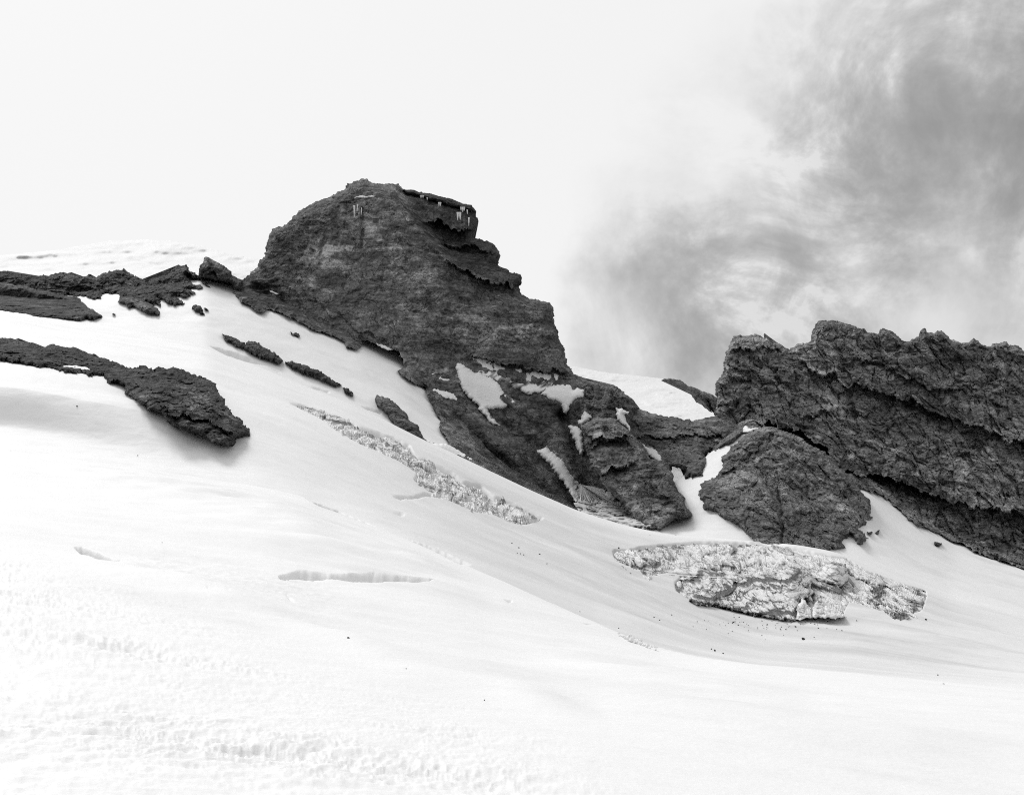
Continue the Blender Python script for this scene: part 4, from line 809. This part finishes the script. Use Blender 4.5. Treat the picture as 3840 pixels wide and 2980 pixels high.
# the upper icefall, in four pieces down the slope
ice(z('H', (150, 112), (210, 118), (310, 130), (390, 160), (450, 185), (550, 215), (640, 262), (700, 300), (760, 345), (700, 360), (640, 390), (500, 315), (430, 250), (330, 195), (210, 135)), 'topmost narrow strip of crevassed ice in the upper icefall', .62, 1.0, 11, -28, M_ICE2, 1.0, 0, 1.5, edge=None, up=1.2, thick=3, name='icefall', cat='icefall')
ice(z('H', (640, 390), (700, 355), (760, 345), (880, 380), (960, 385), (1040, 420), (1075, 470), (1000, 480), (1120, 535), (1255, 578), (1240, 605), (1130, 600), (960, 545), (850, 490), (740, 450)), 'second piece of the upper icefall, smooth hump above cracked ice', .62, 1.0, 12, -28, M_ICE2, 1.0, 0, 1.3, edge=None, up=1.2, thick=3, name='icefall', cat='icefall')
ice(z('H', (1130, 690), (1240, 685), (1150, 640), (1200, 615), (1300, 625), (1400, 680), (1500, 725), (1570, 725), (1650, 790), (1560, 800), (1550, 850), (1480, 870), (1380, 860), (1310, 825), (1200, 780), (1140, 735)), 'widest part of the upper icefall with rounded ice blocks', .85, 1.0, 13, -10, M_ICE2, .9, -.5, 1.5, up=1.2, thick=3, name='icefall', cat='icefall', edge=None)
ice(z('H', (1480, 880), (1560, 880), (1640, 870), (1690, 825), (1760, 835), (1900, 905), (2065, 985), (2030, 1010), (1990, 1010), (1890, 1040), (1800, 1000), (1690, 955), (1560, 925), (1520, 945)), 'lowest piece of the upper icefall, white blocks split by dark cracks', .85, 1.0, 14, -20, M_ICE2, .9, -.5, 1.3, up=1.2, thick=3, name='icefall', cat='icefall', edge=None)

# ------------------------------------------------------------------ loose stones and snow blocks (every one its own object)
def lump_mesh(name, seed, mat, squash=.7, rough=.35):
    import bmesh
    bm = bmesh.new(); bmesh.ops.create_icosphere(bm, subdivisions=3, radius=1.0)
    V = np.array([v.co[:] for v in bm.verts]); d1, d2, cid = worley(V*1.1+seed*3.3, seed)
    s = 1+rough*(fbm(V*1.2+seed*1.7, 3, seed))-rough*.8*d1
    for v, k_ in zip(bm.verts, s): v.co = Vector((v.co.x*k_*1.2, v.co.y*k_, v.co.z*k_*squash))
    me = bpy.data.meshes.new(name); bm.to_mesh(me); bm.free(); me.materials.append(mat)
    me.attributes.new('tone', 'FLOAT', 'POINT').data.foreach_set('value', np.ones(len(me.vertices), np.float32))
    me.attributes.new('dirt', 'FLOAT', 'POINT').data.foreach_set('value', np.full(len(me.vertices), .3, np.float32))
    return me
STONES = [lump_mesh('stone', i, M_STONE) for i in range(8)]
BLOCKS = [lump_mesh('snow_block', 40+i, M_SNOW, .85, .5) for i in range(6)]
def put(name, me, px, py, size, label, cat, group=None, sink=.25, Y=None):
    Y = float(TERR(px, py)) if Y is None else Y; p = at(px, py, Y); o = bpy.data.objects.new(name, me); COL.objects.link(o)
    r = size*.5*Y/F; o.location = (p[0], p[1], p[2]+r*sink); o.scale = (r, r, r); o.rotation_euler = (random.uniform(-.3, .3), random.uniform(-.3, .3), random.uniform(0, 6.28))
    return tag(o, label, cat, group)
S_LAB = 'small dark stone among many scattered on the snow below the ice cliff'
spots = z('G', (1070, 620), (1150, 645), (865, 612), (840, 610), (900, 622), (930, 605), (700, 595), (1240, 632), (1375, 640), (1350, 695), (1515, 655), (1000, 585), (875, 575), (950, 615), (840, 672), (865, 662), (960, 655), (1100, 600), (1040, 598), (1130, 612), (1190, 615), (1215, 605), (1270, 620), (1300, 605), (1330, 612), (1370, 620), (1430, 600), (1540, 575), (905, 575), (790, 620), (825, 625), (880, 602), (870, 605), (1160, 600))
for i, (x, y) in enumerate(spots): put('stone', STONES[i % 8], x, y, 4.2+3.5*random.random()**2, S_LAB, 'stone', 'stones below the ice cliff')
for i in range(45):
    x, y = z('G', (random.gauss(1080, 190), random.gauss(618, 24)))[0]; put('stone', STONES[i % 8], x, y+3, 2.6+2*random.random(), S_LAB, 'stone', 'stones below the ice cliff')
B_LAB = 'small dark stone lying thinly scattered in the snow basin'
for i, (x, y) in enumerate(z('G', (415, 635), (190, 640), (400, 577), (695, 720), (740, 765), (760, 770), (810, 790), (770, 832), (1060, 710), (505, 562), (225, 550), (375, 605), (330, 590))+z('K', (75, 108), (107, 130), (100, 155), (115, 158), (130, 163), (240, 205), (205, 160), (395, 430), (770, 470), (1015, 605), (1030, 615))):
    put('stone', STONES[(i+3) % 8], x, y, 4.2+2.5*random.random(), B_LAB, 'stone', 'stones in the snow basin')
E_LAB = 'small dark stone on the bright snow edge above the ice cliff'
for i, (x, y) in enumerate(z('G', (360, 82), (375, 90), (450, 87), (520, 92), (530, 90), (432, 86), (395, 75))): put('stone', STONES[i % 8], x, y, 4.5, E_LAB, 'stone', 'stones on the snow edge')
for k_, x, y, s_, lab in [('G', 1285, 705, 13, 'largest loose stone, alone on the snow below the ice cliff'), ('G', 190, 165, 8, 'dark stone at the left tip of the upper ice band'), ('G', 1930, 485, 9, 'dark stone perched on the seracs at right'), ('G', 2013, 590, 9, 'dark stone on snow just past the right end of the seracs'),
      ('J', 1428, 604, 11, 'dark pebble alone in the middle of the foreground snow'), ('J', 1725, 760, 5, 'tiny pebble below and right of the pebble in the middle foreground'), ('J', 2125, 920, 6, 'small pebble nearest the bottom of the foreground snow'), ('J', 475, 115, 5, 'tiny pebble on smooth snow above the grey crevasse at left'), ('J', 550, 272, 5, 'tiny pebble on crusted snow below the grey crevasse at left'),
      ('K', 2080, 728, 6, 'upper of two small stones on the snow at far right'), ('K', 2107, 772, 8, 'lower and larger of two small stones on the snow at far right'), ('I', 78, 745, 6, 'small stone on the snow below the left end of the large outcrop'), ('I', 700, 1250, 6, 'small stone on open snow far below the large outcrop')]:
    p = z(k_, (x, y))[0]; put('stone', STONES[random.randrange(8)], p[0], p[1], s_, lab, 'stone')
for i in range(34):
    t = (i+random.random())/34; x = 185+235*t; y = 668+88*t+random.gauss(0, 9)-18*math.exp(-((t-.45)/.2)**2)*random.random()
    x, y = z('G', (x, y))[0]; put('snow_block', BLOCKS[i % 6], x, CF(x)[0]+random.uniform(-4, 12), 9+22*random.random()**1.5*math.exp(-((t-.45)/.3)**2), 'white lump in the crumbled pile of snow blocks on the foreground crest', 'snow block', 'crumbled snow blocks on the crest', .3, float(CF(x)[1])-2)
